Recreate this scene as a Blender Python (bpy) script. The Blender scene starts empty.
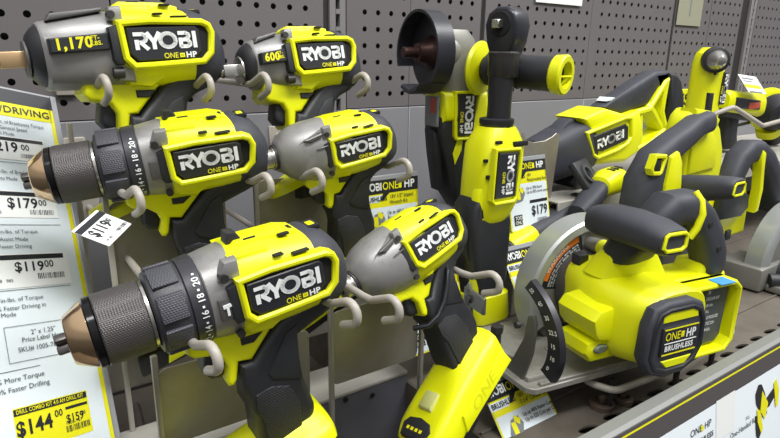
import bpy, bmesh, math, random
from mathutils import Matrix, Vector, Euler
random.seed(4)
D = bpy.data
SC = bpy.context.scene
COL = SC.collection
PI = math.pi
rad = math.radians

# ------------------------------------------------------------------ camera, world, lights, exposure
cam = D.objects.new('camera', D.cameras.new('camera'))
COL.objects.link(cam)
SC.camera = cam
cam.data.sensor_width = 36.0
cam.data.sensor_fit = 'HORIZONTAL'
cam.data.lens = 584.763 / 780 * 36.0
cam.data.clip_start = 0.02
_R = Vector((0.82138, -0.57014, 0.016486)); _Dn = Vector((-0.142048, -0.232464, -0.962176)); _F = Vector((0.55241, 0.787971, -0.271929))
_m = Matrix((( _R.x, -_Dn.x, -_F.x), (_R.y, -_Dn.y, -_F.y), (_R.z, -_Dn.z, -_F.z))).to_4x4()
_m.translation = Vector((0, -0.82376, 0))
cam.matrix_world = _m
cam.data.dof.use_dof = False

w = D.worlds.new('store_light'); SC.world = w; w.use_nodes = True
wn = w.node_tree.nodes; wl = w.node_tree.links
bg = wn['Background']; bg.inputs[1].default_value = 0.54
tc = wn.new('ShaderNodeTexCoord'); sx = wn.new('ShaderNodeSeparateXYZ'); cr = wn.new('ShaderNodeValToRGB')
mr = wn.new('ShaderNodeMapRange'); mr.inputs[1].default_value = -1; mr.inputs[2].default_value = 1
wl.new(tc.outputs['Generated'], sx.inputs[0]); wl.new(sx.outputs[2], mr.inputs[0]); wl.new(mr.outputs[0], cr.inputs[0])
cr.color_ramp.elements[0].position = 0.2; cr.color_ramp.elements[0].color = (.10, .097, .094, 1)
cr.color_ramp.elements[1].position = 0.86; cr.color_ramp.elements[1].color = (1.25, 1.25, 1.25, 1)
for p_, v_ in ((.46, .22), (.56, .5), (.66, .62), (.74, 1.1)):
    e_ = cr.color_ramp.elements.new(p_); e_.color = (v_, v_, v_, 1)
wl.new(cr.outputs[0], bg.inputs[0])

def area(name, loc, target, sx_, sy_, power, color=(1, 1, 1)):
    l = D.lights.new(name, 'AREA'); l.shape = 'RECTANGLE'; l.size = sx_; l.size_y = sy_; l.energy = power; l.color = color
    o = D.objects.new(name, l); COL.objects.link(o); o.location = loc
    o.rotation_euler = (Vector(target) - Vector(loc)).to_track_quat('-Z', 'Y').to_euler()
    return o
area('ceiling_strip_lamp', (0.2, -1.5, 2.3), (0.4, -.2, -.2), 2.6, .35, 58)
area('ceiling_strip_lamp_far', (2.2, -1.3, 2.3), (1.3, -.2, -.2), 2.6, .35, 46)

SC.view_settings.view_transform = 'Standard'
SC.view_settings.look = 'None'
SC.view_settings.exposure = 0.45
SC.view_settings.gamma = 1.0
SC.view_settings.use_curve_mapping = False

# ------------------------------------------------------------------ materials
def lin(c):
    return tuple(((x / 255) / 12.92 if x / 255 <= .04045 else ((x / 255 + .055) / 1.055) ** 2.4) for x in c)
MATS = {}
def mat(name, col, rough=.5, metal=0., bump=None, var=.0, vscale=30., dirt=None, spec=.5, coat=0., knurl=None):
    if name in MATS: return MATS[name]
    m = D.materials.new(name); m.use_nodes = True; nt = m.node_tree; N = nt.nodes; L = nt.links
    b = N['Principled BSDF']; c = lin(col) + (1,)
    b.inputs['Base Color'].default_value = c; b.inputs['Roughness'].default_value = rough; b.inputs['Metallic'].default_value = metal
    b.inputs['Specular IOR Level'].default_value = spec
    if coat: b.inputs['Coat Weight'].default_value = coat; b.inputs['Coat Roughness'].default_value = .25
    t = N.new('ShaderNodeTexCoord')
    last = None
    if var or dirt:
        n = N.new('ShaderNodeTexNoise'); n.inputs['Scale'].default_value = vscale; n.inputs['Detail'].default_value = 5; L.new(t.outputs['Object'], n.inputs['Vector'])
        r = N.new('ShaderNodeValToRGB'); L.new(n.outputs[0], r.inputs[0])
        lo = tuple(max(0, x * (1 - var)) for x in c[:3]); hi = tuple(min(1, x * (1 + var)) for x in c[:3])
        r.color_ramp.elements[0].position = .35; r.color_ramp.elements[0].color = lo + (1,)
        r.color_ramp.elements[1].position = .65; r.color_ramp.elements[1].color = hi + (1,)
        last = r.outputs[0]
        if dirt:
            n2 = N.new('ShaderNodeTexNoise'); n2.inputs['Scale'].default_value = dirt[1]; n2.inputs['Detail'].default_value = 6; n2.inputs['Roughness'].default_value = .7
            L.new(t.outputs['Object'], n2.inputs['Vector'])
            r2 = N.new('ShaderNodeValToRGB'); r2.color_ramp.elements[0].position = dirt[2]; r2.color_ramp.elements[1].position = dirt[3]
            r2.color_ramp.elements[0].color = (0, 0, 0, 1); L.new(n2.outputs[0], r2.inputs[0])
            mx = N.new('ShaderNodeMix'); mx.data_type = 'RGBA'; L.new(r2.outputs[0], mx.inputs[0]); L.new(last, mx.inputs[6]); mx.inputs[7].default_value = lin(dirt[0]) + (1,)
            last = mx.outputs[2]
        L.new(last, b.inputs['Base Color'])
    if bump:
        n = N.new('ShaderNodeTexNoise'); n.inputs['Scale'].default_value = bump[0]; n.inputs['Detail'].default_value = 3; L.new(t.outputs['Object'], n.inputs['Vector'])
        bp = N.new('ShaderNodeBump'); bp.inputs['Strength'].default_value = bump[1]; bp.inputs['Distance'].default_value = .0006
        L.new(n.outputs[0], bp.inputs['Height']); L.new(bp.outputs[0], b.inputs['Normal'])
    if knurl:
        v = N.new('ShaderNodeTexVoronoi'); v.inputs['Scale'].default_value = knurl[0]; v.inputs['Randomness'].default_value = 0
        mp = N.new('ShaderNodeMapping'); mp.inputs['Rotation'].default_value = (rad(45), rad(0), rad(45)); L.new(t.outputs['Object'], mp.inputs[0]); L.new(mp.outputs[0], v.inputs['Vector'])
        bp = N.new('ShaderNodeBump'); bp.inputs['Strength'].default_value = knurl[1]; bp.inputs['Distance'].default_value = .0008
        L.new(v.outputs[0], bp.inputs['Height']); L.new(bp.outputs[0], b.inputs['Normal'])
    MATS[name] = m
    return m
YEL = mat('lime_yellow_plastic', (226, 229, 8), .38, var=.05, vscale=18, dirt=((120, 115, 20), 60, .66, .78), bump=(900, .12))
YELC = mat('lime_yellow_plastic_clean', (226, 229, 8), .36, bump=(900, .1))
BLK = mat('black_plastic', (35, 36, 40), .48, var=.12, vscale=40, bump=(1500, .25))
RUB = mat('charcoal_rubber', (55, 56, 64), .58, var=.1, vscale=50, bump=(1600, .35))
GRIP = mat('black_grip_texture', (34, 34, 38), .55, knurl=(600, .8))
DRK = mat('dark_recess', (14, 14, 15), .8)
LBL = mat('label_black', (38, 39, 44), .4)
WHT = mat('white_print', (236, 238, 236), .5)
YPR = mat('yellow_print', (232, 226, 20), .5)
GRYP = mat('grey_print', (120, 124, 128), .5)
GEAR = mat('gearcase_grey', (148, 147, 145), .42, .45, var=.07, vscale=25, bump=(700, .2), dirt=((110, 106, 98), 30, .55, .8))
GEARD = mat('gearcase_dark_grey', (105, 104, 102), .42, .5, var=.07, vscale=25)
STEEL = mat('brushed_steel', (190, 188, 182), .25, .95, bump=(400, .15))
BRASS = mat('bronzed_steel', (205, 172, 130), .3, .7)
CHR = mat('chuck_nose_metal', (206, 176, 140), .14, 1.0)
SLV = mat('chuck_sleeve', (92, 89, 88), .42, .6, knurl=(800, .7))
JAW = mat('dark_steel', (95, 92, 90), .35, .8)
CLU = mat('clutch_black', (48, 48, 54), .42, bump=(1200, .2))
CLUK = mat('clutch_knurl', (66, 66, 73), .45, knurl=(700, .8))
HOOK = mat('hook_grey_coating', (168, 162, 152), .42, var=.04)
PEG = mat('pegboard_grey_paint', (104, 100, 101), .5, .0, var=.06, vscale=4, dirt=((104, 98, 100), 3, .45, .75), bump=(500, .12))
PEGP = mat('lower_panel_grey', (128, 128, 132), .45, var=.05, vscale=3)
PLATE = mat('display_plate_grey', (146, 142, 134), .3, .3, var=.07, vscale=14, dirt=((130, 120, 100), 9, .45, .8))
DECK = mat('shelf_deck_shaded_grey', (104, 97, 88), .55, .1, var=.12, vscale=20, dirt=((92, 84, 74), 14, .5, .75))  # darkened brown grey: the shadow low between the plates is put into the colour
RISER = mat('riser_grey', (168, 165, 156), .5, var=.07, vscale=12, dirt=((125, 118, 106), 14, .55, .8))
BEAMF = mat('beam_face_shaded_grey', (98, 99, 106), .4, .1, var=.06)  # shade of the beam's front put into its colour, against the lit top
DKM = mat('dark_metal', (58, 56, 56), .5, .4)
PAPER = mat('sign_paper', (222, 232, 236), .55)
CLEAR = mat('holder_edge_plastic', (150, 152, 156), .3)
ALU = mat('saw_guard_magnesium', (138, 137, 130), .4, .4, var=.06, vscale=25)
ALUL = mat('saw_guard_rim', (172, 176, 174), .32, .5)
SHOE = mat('saw_shoe_metal', (150, 148, 140), .45, .15, var=.1, vscale=25, dirt=((112, 104, 92), 22, .5, .75))
ORG = mat('warning_orange', (236, 128, 40), .5)
BLU = mat('blue_sticker', (70, 150, 215), .5)
RAILG = mat('rail_lip_grey', (128, 129, 126), .45)
RAILB = mat('rail_band_charcoal', (82, 77, 77), .5)
REDP = mat('red_print', (190, 80, 60), .5)

# ------------------------------------------------------------------ mesh builder (local millimetres)
class G:
    def __init__(s): s.v = []; s.f = []
    def add(s, V, F, M=None):
        o = len(s.v)
        s.v += [tuple(M @ Vector(p)) if M is not None else tuple(p) for p in V]
        s.f += [tuple(i + o for i in f) for f in F]
        return s
    def loft(s, rings, cap=True):
        n = len(rings[0]); V = [p for r in rings for p in r]; F = []
        for i in range(len(rings) - 1):
            for j in range(n):
                a = i * n + j; b = i * n + (j + 1) % n
                F.append((a, b, b + n, a + n))
        if cap:
            F.append(tuple(range(n - 1, -1, -1))); F.append(tuple((len(rings) - 1) * n + j for j in range(n)))
        return s.add(V, F)
    def prism(s, poly, y0, y1, bev=0, seg=2, axis='y', side='both'):
        bm = bmesh.new()
        def P(a, b, c):
            return (a, c, b) if axis == 'y' else ((c, a, b) if axis == 'x' else (a, b, c))
        A = [bm.verts.new(P(p[0], p[1], y0)) for p in poly]; B = [bm.verts.new(P(p[0], p[1], y1)) for p in poly]
        n = len(poly)
        bm.faces.new(A); bm.faces.new(B[::-1])
        for i in range(n): bm.faces.new((A[i], A[(i + 1) % n], B[(i + 1) % n], B[i]))
        bmesh.ops.recalc_face_normals(bm, faces=bm.faces)
        if bev:
            sA = set(A); sB = set(B)
            E = [e for e in bm.edges if (e.verts[0] in sA and e.verts[1] in sA) or (side == 'both' and e.verts[0] in sB and e.verts[1] in sB)]
            try: bmesh.ops.bevel(bm, geom=E, offset=bev, segments=seg, profile=.5, affect='EDGES', clamp_overlap=True)
            except Exception: pass
        bm.verts.index_update()
        s.add([v.co.copy() for v in bm.verts], [tuple(v.index for v in f.verts) for f in bm.faces]); bm.free()
        return s
    def box(s, x0, x1, y0, y1, z0, z1, bev=0, seg=2):
        bm = bmesh.new(); bmesh.ops.create_cube(bm, size=1)
        for v in bm.verts: v.co = Vector(((x0 + x1) / 2 + v.co.x * (x1 - x0), (y0 + y1) / 2 + v.co.y * (y1 - y0), (z0 + z1) / 2 + v.co.z * (z1 - z0)))
        if bev: bmesh.ops.bevel(bm, geom=bm.edges[:], offset=bev, segments=seg, profile=.5, affect='EDGES', clamp_overlap=True)
        bm.verts.index_update()
        s.add([v.co.copy() for v in bm.verts], [tuple(v.index for v in f.verts) for f in bm.faces]); bm.free()
        return s
    def cyl(s, p0, p1, r0, r1=None, n=24):
        p0 = Vector(p0); p1 = Vector(p1); r1 = r0 if r1 is None else r1
        d = (p1 - p0).normalized(); u = d.orthogonal().normalized(); v = d.cross(u)
        return s.loft([[p + (u * math.cos(2 * PI * k / n) + v * math.sin(2 * PI * k / n)) * r for k in range(n)] for p, r in ((p0, r0), (p1, r1))])
    def lathe(s, p0, d, prof, n=32):      # prof: (distance along d, radius)
        p0 = Vector(p0); d = Vector(d).normalized(); u = d.orthogonal().normalized(); v = d.cross(u)
        return s.loft([[p0 + d * t + (u * math.cos(2 * PI * k / n) + v * math.sin(2 * PI * k / n)) * max(r, .05) for k in range(n)] for t, r in prof])
    def tube(s, pts, r, n=12, taper=None):
        pts = [Vector(p) for p in pts]; R = []; u = None
        for i, p in enumerate(pts):
            t = (pts[min(i + 1, len(pts) - 1)] - pts[max(i - 1, 0)]).normalized()
            u = t.orthogonal().normalized() if u is None else (u - t * u.dot(t)).normalized()
            v = t.cross(u); rr = r if taper is None else taper[i]
            R.append([p + (u * math.cos(2 * PI * k / n) + v * math.sin(2 * PI * k / n)) * rr for k in range(n)])
        return s.loft(R)
    def sweep(s, path, n=3, N=28, y=0):   # path: (x, z, a in-plane half, b y half)
        R = []
        for i, q in enumerate(path):
            a = path[max(i - 1, 0)]; b = path[min(i + 1, len(path) - 1)]
            t = Vector((b[0] - a[0], b[1] - a[1])).normalized(); nn = Vector((t.y, -t.x))
            yy = q[4] if len(q) > 4 else y
            ring = []
            for k in range(N):
                c, sn = math.cos(2 * PI * k / N), math.sin(2 * PI * k / N)
                e = (abs(c) ** n + abs(sn) ** n) ** (-1 / n)
                ring.append((q[0] + nn.x * c * e * q[2], yy + sn * e * q[3], q[1] + nn.y * c * e * q[2]))
            R.append(ring)
        return s.loft(R)
    def text(s, txt, size, fn, bold=.0, align='LEFT', res=3, sx=1.):
        V, F = text_mesh(txt, bold, res); w = max([v[0] for v in V] or [0])
        ox = {'LEFT': 0, 'CENTER': -w / 2, 'RIGHT': -w}[align]
        return s.add([fn((x + ox) * size * sx, y * size) for x, y in V], F)
    def obj(s, name, m, parent=None, angle=38, loc=None):
        me = D.meshes.new(name); me.from_pydata([(a * .001, b * .001, c * .001) for a, b, c in s.v], [], s.f); me.update()
        bm = bmesh.new(); bm.from_mesh(me); bmesh.ops.recalc_face_normals(bm, faces=bm.faces) if len(s.f) < 60000 and angle else None; bm.to_mesh(me); bm.free()
        if angle:
            for p in me.polygons: p.use_smooth = True
            me.set_sharp_from_angle(angle=rad(angle))
        me.materials.append(m)
        o = D.objects.new(name, me); COL.objects.link(o)
        if parent: o.parent = parent
        return o

_TX = {}
def text_mesh(txt, bold=0., res=3):
    k = (txt, bold, res)
    if k in _TX: return _TX[k]
    cu = D.curves.new('lettering', 'FONT'); cu.body = txt; cu.size = 1.4; cu.offset = bold; cu.resolution_u = res; cu.space_character = 1.0 + bold * 2
    o = D.objects.new('lettering', cu); COL.objects.link(o)
    dg = bpy.context.evaluated_depsgraph_get(); me = D.meshes.new_from_object(o.evaluated_get(dg))
    V = [(v.co.x, v.co.y) for v in me.vertices]; F = [tuple(p.vertices) for p in me.polygons]
    D.objects.remove(o); D.curves.remove(cu); D.meshes.remove(me)
    _TX[k] = (V, F)
    return V, F

def stroke(pts, w, closed=False):
    V = []; F = []; n = len(pts); rng = range(n if closed else n - 1)
    for i in rng:
        a = Vector(pts[i]); b = Vector(pts[(i + 1) % n]); d = (b - a).normalized(); nn = Vector((-d.y, d.x)) * w / 2; o = len(V)
        ea = d * (w / 2 if (closed or i > 0) else 0) * .42; eb = d * (w / 2 if (closed or i < n - 2) else 0) * .42
        a2 = a - ea; b2 = b + eb
        V += [tuple(a2 + nn), tuple(a2 - nn), tuple(b2 - nn), tuple(b2 + nn)]; F.append((o, o + 1, o + 2, o + 3))
    return V, F
def wordmark():
    W = .225; parts = []
    parts.append(([(.1, .0), (.1, .58)], 0)); parts.append(([(-.04, .9), (.46, .9), (.6, .8), (.62, .66), (.56, .52), (.42, .44), (.24, .42)], 0)); parts.append(([(.3, .42), (.68, 0)], 0))
    x = .78
    parts.append(([(x - .1, 1.0), (x + .22, .42)], 0)); parts.append(([(x + .58, 1.0), (x + .22, .40)], 0)); parts.append(([(x + .23, .45), (x + .23, 0)], 0))
    cx = 1.78; ring = [(cx + .42 * math.cos(2 * PI * k / 18), .5 + .41 * math.sin(2 * PI * k / 18)) for k in range(18)]; parts.append((ring, 1))
    x = 2.38
    parts.append(([(x + .1, .62), (x + .1, .1), (x + .46, .1), (x + .6, .18), (x + .62, .3), (x + .54, .44), (x + .38, .5), (x + .22, .5)], 0))
    parts.append(([(x - .02, .9), (x + .42, .9), (x + .56, .82), (x + .58, .7), (x + .5, .58), (x + .36, .52)], 0))
    parts.append(([(3.28, 0), (3.28, 1.0)], 0))
    V = []; F = []
    for p, c in parts:
        v, f = stroke(p, W, bool(c)); o = len(V); V += [q_ + (len(V) * .00002,) for q_ in v]; F += [tuple(i + o for i in q) for q in f]
    return [(q_[0] / 3.4, q_[1] / 3.4, q_[2] * 40) for q_ in V], F   # width 1
WM = wordmark()

def empty(name, label, cat, M, group=None):
    o = D.objects.new(name, None); COL.objects.link(o); o.empty_display_size = .02
    o.matrix_world = M; o['label'] = label; o['category'] = cat
    if group: o['group'] = group
    return o
def tag(o, label, cat, group=None):
    o['label'] = label; o['category'] = cat
    if group: o['group'] = group
    return o
def each(name, m, parent, fns, angle=38):
    out = []
    for f in fns:
        g = G(); f(g); out.append(g.obj(name, m, parent, angle))
    return out
def struct(o): o['kind'] = 'structure'; return o
def pose(x, y, z, yaw=0, pit=0, rol=0, s=1.):
    return Matrix.Translation((x, y, z)) @ Matrix.Rotation(rad(yaw), 4, 'Z') @ Matrix.Rotation(rad(pit), 4, 'Y') @ Matrix.Rotation(rad(rol), 4, 'X') @ Matrix.Scale(s, 4)
def inset(poly, d):
    n = len(poly); out = []; A = sum(poly[i][0] * poly[(i + 1) % n][1] - poly[(i + 1) % n][0] * poly[i][1] for i in range(n)); sg = 1 if A > 0 else -1
    for i in range(n):
        p0 = Vector(poly[i - 1]); p1 = Vector(poly[i]); p2 = Vector(poly[(i + 1) % n])
        d1 = (p1 - p0).normalized(); d2 = (p2 - p1).normalized(); n1 = Vector((-d1.y, d1.x)) * sg; n2 = Vector((-d2.y, d2.x)) * sg
        b = (n1 + n2).normalized(); out.append(tuple(p1 + b * d / max(.4, b.dot(n1))))
    return out
def ringx(x, cy, cz, ry, rz, n=2., N=36):
    r = []
    for k in range(N):
        c, s = math.cos(2 * PI * k / N), math.sin(2 * PI * k / N); e = (abs(c) ** n + abs(s) ** n) ** (-1 / n); r.append((x, cy + ry * c * e, cz + rz * s * e))
    return r
def ringy(y, cx, cz, rx, rz, n=2., N=36):
    return [(p[1], y, p[2]) for p in ringx(0, cx, cz, rx, rz, n, N)]
def ringz(z, cx, cy, rx, ry, n=2., N=36):
    return [(p[1], p[2], z) for p in ringx(0, cx, cy, rx, ry, n, N)]
def frame_prism(g, outer, width, y0, y1, bev=1.2):
    inner = inset(outer, width); o2 = inset(outer, bev); i2 = inset(outer, width - bev); n = len(outer)
    L = [[(p[0], y0, p[1]) for p in outer], [(p[0], y1 + bev, p[1]) for p in outer], [(p[0], y1, p[1]) for p in o2], [(p[0], y1, p[1]) for p in i2], [(p[0], y1 + bev, p[1]) for p in inner], [(p[0], y0, p[1]) for p in inner]]
    g.loft(L, cap=False)

# ------------------------------------------------------------------ brand plate used on the tools: black plate, white and yellow lettering
def logo_plate(parent, poly, y, x0, z0, wid, hi, slant=0.0, rot=0, small=True, sec=True):
    """plate on the near (-y) side; (x0,z0) = lower left corner of the big word, wid = its width"""
    g = G(); g.prism(poly, y + 4, y, .8, 1, side='a'); 
    pl = G(); pl.prism(poly, y, y + 4, .8, 1); plate = pl.obj('logo_plate', LBL, parent)
    c, s = math.cos(rad(rot)), math.sin(rad(rot))
    def fn(X, Y):
        return (x0 + c * X - s * Y, y - .25, z0 + s * X + c * Y)
    k = hi / (1 / 3.4)
    w = G(); w.add([(lambda P_: (P_[0], P_[1] - .3 - e_, P_[2]))(fn(a * wid, b * k)) for a, b, e_ in WM[0]], WM[1])
    def off(f, dx, dz): return lambda X, Y: f(X + dx, Y + dz)
    u = wid / 58.
    if sec:
        w.text('HP', 5.2 * u, off(fn, 45.6 * u, -8.6 * u), bold=.05, sx=1.1)
    w.obj('white_lettering', WHT, plate, angle=0)
    if sec:
        yl = G(); yl.text('ONE', 5.0 * u, off(fn, 24.5 * u, -8.6 * u), bold=.015, sx=.92)
        for a in (((39.6, -8.3), (40.9, -4.4)), ((43.1, -8.3), (44.4, -4.4)), ((40.9, -8.3), (43.1, -7.1)), ((40.9, -5.6), (43.1, -4.4)), ((41.7, -7.1), (42.3, -5.6)), ((40.9, -6.6), (43.1, -6.1))):
            (a0, b0), (a1, b1) = a
            yl.add([fn(a0 * u, b0 * u), fn(a1 * u, b0 * u), fn(a1 * u, b1 * u), fn(a0 * u, b1 * u)], [(0, 1, 2, 3)])
        yl.obj('yellow_lettering', YPR, plate, angle=0)
    return plate

LABEL_POLY = [(-39, 14), (17, 14), (20, 11), (20, -6), (13, -12), (-33, -12), (-39, -6)]
BEZEL_POLY = [(-46, 20), (-20, 21.5), (24, 20), (31, 16.5), (34, 9), (31, -9), (22, -17.5), (-22, -18.5), (-38, -18.5), (-45, -10)]

def pistol(name, label, cat, M, kind, group=None):
    root = empty(name, label, cat, M, group)
    drill = kind == 'drill'
    # housing
    g = G(); hh = 35.5 if drill else (37 if kind == 'impact' else 34)
    g.loft([ringx(x, 0, cz, ry, rz, 2.7) for x, cz, ry, rz in ((-44, 0, hh - 3, hh - 2), (-40, 0, hh - 1, hh), (-20, 0, hh - 1, hh), (0, -1, hh - 2, hh - 1), (24, -2, 32, 32))])
    # raised saddle rib on top
    g.prism([(-40, 33), (-34, 37.5), (2, 36.5), (14, 33), (14, 26), (-40, 26)], -13, 13, 3, 2)
    g.prism([(-44, 24), (-44, 32), (-16, 32), (-12, 26), (-14, 21), (-40, 21)], -25, 25, 2.5, 2)
    hs = g.obj('housing', YEL, root)
    for bx in ((-14, -6, -31.6, -26, 24.4, 26), (-3, 6, -17, -13, 33, 35), (-28, -18, -11.5, -9, 36.4, 37.6), (0, 14, -32.6, -27, 22, 23.4), (8, 12, -8, 0, 33.2, 34.7)):
        sl = G(); sl.box(*bx, .6, 1); sl.obj('vent_slot', DRK, hs)
    lv = G(); lv.prism([(-40, 34), (-38, 44), (-31, 43), (-26, 34)], -7, 7, 1.5, 2); 
    if drill: lv.obj('gear_switch', BLK, root)
    # rear cap
    g = G(); g.loft([ringx(x, 0, cz, ry, rz, 2.5) for x, cz, ry, rz in ((16, -2, 32.6, 33.2), (22, -2, 33, 34), (31, -4, 32, 32.5), (39, -6, 28.5, 28), (45, -8, 23, 22), (49, -9, 16, 15), (51, -10, 8, 8))])
    cap = g.obj('rear_cap', RUB, root)
    each('cap_slot', DRK, cap, [lambda g: g.box(24, 35, -9, 9, 27, 31, 1), lambda g: g.box(27, 34, -32.6, -29, -9, 3, 1)])
    g = G(); g.box(26, 32, -6, 3, 28.4, 31.5, .8); g.obj('yellow_insert', YELC, cap)
    # bezel and label
    g = G(); frame_prism(g, BEZEL_POLY, 5.2, -22, -38.5, 1.6); g.obj('label_frame', YELC, root)
    g = G(); g.prism(inset(BEZEL_POLY, 4.5), -34.6, -24, 0); g.obj('frame_backing', DRK, root)
    logo_plate(root, LABEL_POLY, -37.4, -34.5, -3.5, 51, 13.5)
    g = G(); g.prism([(-52, 15), (-44.5, 17), (-44.5, -14), (-50, -14), (-52, -10)], -36.5, -18, 2, 2); g.obj('side_bumper', BLK, root)
    # neck
    g = G()
    neck = [(-84, -20), (-86, -33), (-82, -38), (-70, -41), (-63, -47), (-60.5, -55), (-64.5, -66), (-63, -71), (-59, -72), (-56, -68), (-52, -54), (-42, -56.5), (-17, -31), (2, -20), (2, -10), (-84, -10)]
    if not drill: neck = [(-74, -20), (-76, -34), (-72, -40), (-66, -41), (-57, -44), (-53, -52), (-55, -66), (-53, -70), (-49, -71), (-46, -66), (-43, -54), (-36, -54), (-14, -31), (2, -20), (2, -10), (-74, -10)]
    g.prism(neck, -19, 19, 5, 3)
    ex = -6 if drill else 0
    g.prism([(-41, -17), (20, -16), (14, -22), (-8, -25), (-24, -33), (-41, -30)], -27, 27, 4, 2)
    nk = g.obj('neck', YELC, root)
    vx = 0 if drill else 12
    g = G(); g.prism([(-47.5 + vx, -34.5), (-30 + vx, -35.5), (-38 + vx, -41.5), (-47.5 + vx, -40.5)], -20.5, -18, .8, 1); g.obj('direction_switch', BLK, nk)
    # trigger
    g = G(); tx = 0 if drill else 11
    g.prism([(-72 + tx, -38), (-57 + tx, -42), (-59 + tx, -52), (-60.5 + tx, -64), (-66 + tx, -66.5), (-73 + tx, -65), (-77.5 + tx, -58), (-75 + tx, -48)], -11, 11, 4.5, 3)
    g.obj('trigger', BLK, root)
    # grip
    if drill:
        grip = [(46, -26), (34, -38), (22, -43), (11, -46.5), (-2, -51), (-4, -72), (-4, -92), (-1, -108), (1, -119), (0, -126), (-10, -142), (-14, -152), (-50, -150), (-50, -136), (-48, -109), (-52, -101), (-51, -92), (-53.5, -84), (-54, -74), (-52, -56), (-42, -58), (-16, -33), (4, -24)]
    else:
        grip = [(46, -24), (30, -37), (16, -42), (8, -48), (4, -60), (1, -72), (3, -92), (5, -105), (4, -116), (-3, -134), (-8, -150), (-52, -148), (-52, -132), (-49, -113), (-46, -98), (-47, -88), (-50, -80), (-47, -68), (-44, -54), (-35, -56), (-13, -33), (6, -23)]
    g = G(); g.prism(grip, -20.5, 20.5, 8, 4); gr = g.obj('grip', BLK, root)
    g = G(); pan = [(-13, -44), (-3, -40), (-6, -68), (-7, -88), (-30, -78), (-33, -72)]
    if not drill: pan = [(-8, -46), (3, -42), (1, -62), (-2, -84), (-24, -74), (-27, -68)]
    g.prism(pan, -22, -19, 1.2, 2); g.obj('side_panel', BLK, gr)
    pan2 = [(-46, -86), (-32, -84), (-18, -90), (-12, -108), (-14, -130), (-22, -146), (-44, -146), (-44, -110), (-47, -100)]
    g = G(); g.prism(pan2, -22.2, -19, 1.5, 2); g.obj('textured_pad', GRIP, gr)
    # battery foot
    sh = .36 if kind == 'impact' else .24
    def rz_(z, cx, rx, ry, n): return [(p[0], p[1], p[2] + (p[0] + 20) * sh) for p in ringz(z, cx, 0, rx, ry, n, 44)]
    if kind in ('drill', 'impact'):
        g = G(); dz = 0
        g.loft([rz_(z, cx, rx, ry, n) for z, cx, rx, ry, n in ((-127, -25, 22, 14, 3), (-131, -27, 30, 22, 3.2), (-136, -33, 40, 27, 3.6), (-140, -46, 56, 33, 4.5), (-143, -58, 69, 37, 6), (-148, -60, 72, 39, 7), ((-170 if kind == 'impact' else -154), -60, 73, 40, 7), ((-175 if kind == 'impact' else -158), -60, 71, 38, 7))])
        g.prism([(-1, -118), (3, -128), (7, -138), (8, -146), (6, -158), (-30, -158), (-30, -128)], -15, 15, 4, 2)
        ft = g.obj('battery_foot', YELC, root)
        for sgn in (-1, 1):
            g = G(); g.prism([(-84, -196), (-80, -178), (2, -148), (8, -168)], sgn * 40 - 3, sgn * 40 + 3, 1.6, 2); g.obj('side_rail', YELC, ft)
        if kind == 'impact':
            g = G(); g.text('ONE', 13, lambda X, Y: (-64 + X, -43.4, -186 + Y + X * .36), bold=.0, sx=1.15); g.obj('embossed_lettering', mat('embossed_yellow', (214, 216, 10), .3), ft, angle=0)
        T_ = lambda x, y, z: (x, y, z + (x + 20) * sh)
        g = G(); b_ = G(); b_.box(-112, -16, -27, 27, -194, -172, 3, 2); g.add([T_(*p) for p in b_.v], b_.f); g.obj('battery_socket', BLK, ft)
        g = G(); b_ = G(); b_.prism([(-129, -20), (-116, -25), (-109, -19), (-106, 0), (-109, 19), (-116, 25), (-129, 20)], -148, -139, 1.2, 2, axis='z'); g.add([T_(*p) for p in b_.v], b_.f)
        led = g.obj('led_panel', BLK, ft)
        for yy in (-12, -4, 4, 12):
            g = G(); b_ = G(); b_.box(-122, -118.5, yy - 2.2, yy + 2.2, -139.2, -138.6); g.add([T_(*p) for p in b_.v], b_.f); g.obj('charge_mark', YPR, led)
        g = G(); b_ = G(); b_.box(-98, -78, -12, 12, -142, -134.5, 2); g.add([T_(*p) for p in b_.v], b_.f); g.obj('clear_emblem', mat('clear_emblem_plastic', (190, 192, 120), .15), ft)
    else:
        g = G(); g.loft([rz_(z, cx, rx, ry, n) for z, cx, rx, ry, n in ((-108, -28, 22, 14, 3), (-114, -34, 32, 20, 4), (-118, -44, 42, 22, 5), (-126, -44, 42, 22, 5))])
        ft = g.obj('battery_foot', YELC, root)
    # front end by kind
    if drill:
        g = G(); g.loft([ringx(x, 0, 0, r, r2, 2.3) for x, r, r2 in ((-66, 30, 30), (-64, 32, 32), (-54, 33, 33.5), (-43, 33.5, 35), (-38, 33, 34))])
        g.prism([(-66, -22), (-66, -27), (-42, -36), (-36, -36), (-36, -22)], -15, 15, 3, 2)
        g.prism([(-56, 20), (-50, 33), (-40, 33), (-40, 18)], -33, -20, 3, 2)
        gc = g.obj('gearcase', GEAR, root)
        each('mode_window', GEARD, gc, [lambda g: g.box(-60, -48, -34.6, -30, -9, 8, 1.2, 2)])
        each('screw', DKM, gc, [lambda g: g.cyl((-52, -34, 22), (-52, -26, 22), 3.2), lambda g: g.cyl((-48, -31, -25), (-48, -22, -25), 3)])
        if name == 'hammer_drill':
            g = G(); g.prism([(-57.5, 1), (-57.5, 3.5), (-52, 3.8), (-51.4, 1.6), (-53.6, 1.2), (-53.6, -5), (-55.4, -5), (-55.4, 1)], -35.8, -34.8); g.obj('hammer_symbol', WHT, gc)
        # number ring
        g = G(); g.lathe((-77, 0, 0), (1, 0, 0), [(0, 30), (.8, 32.5), (11, 33.5), (12.5, 32)], 48); nr = g.obj('torque_ring', CLU, root)
        g = G(); ang = -62
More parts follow.
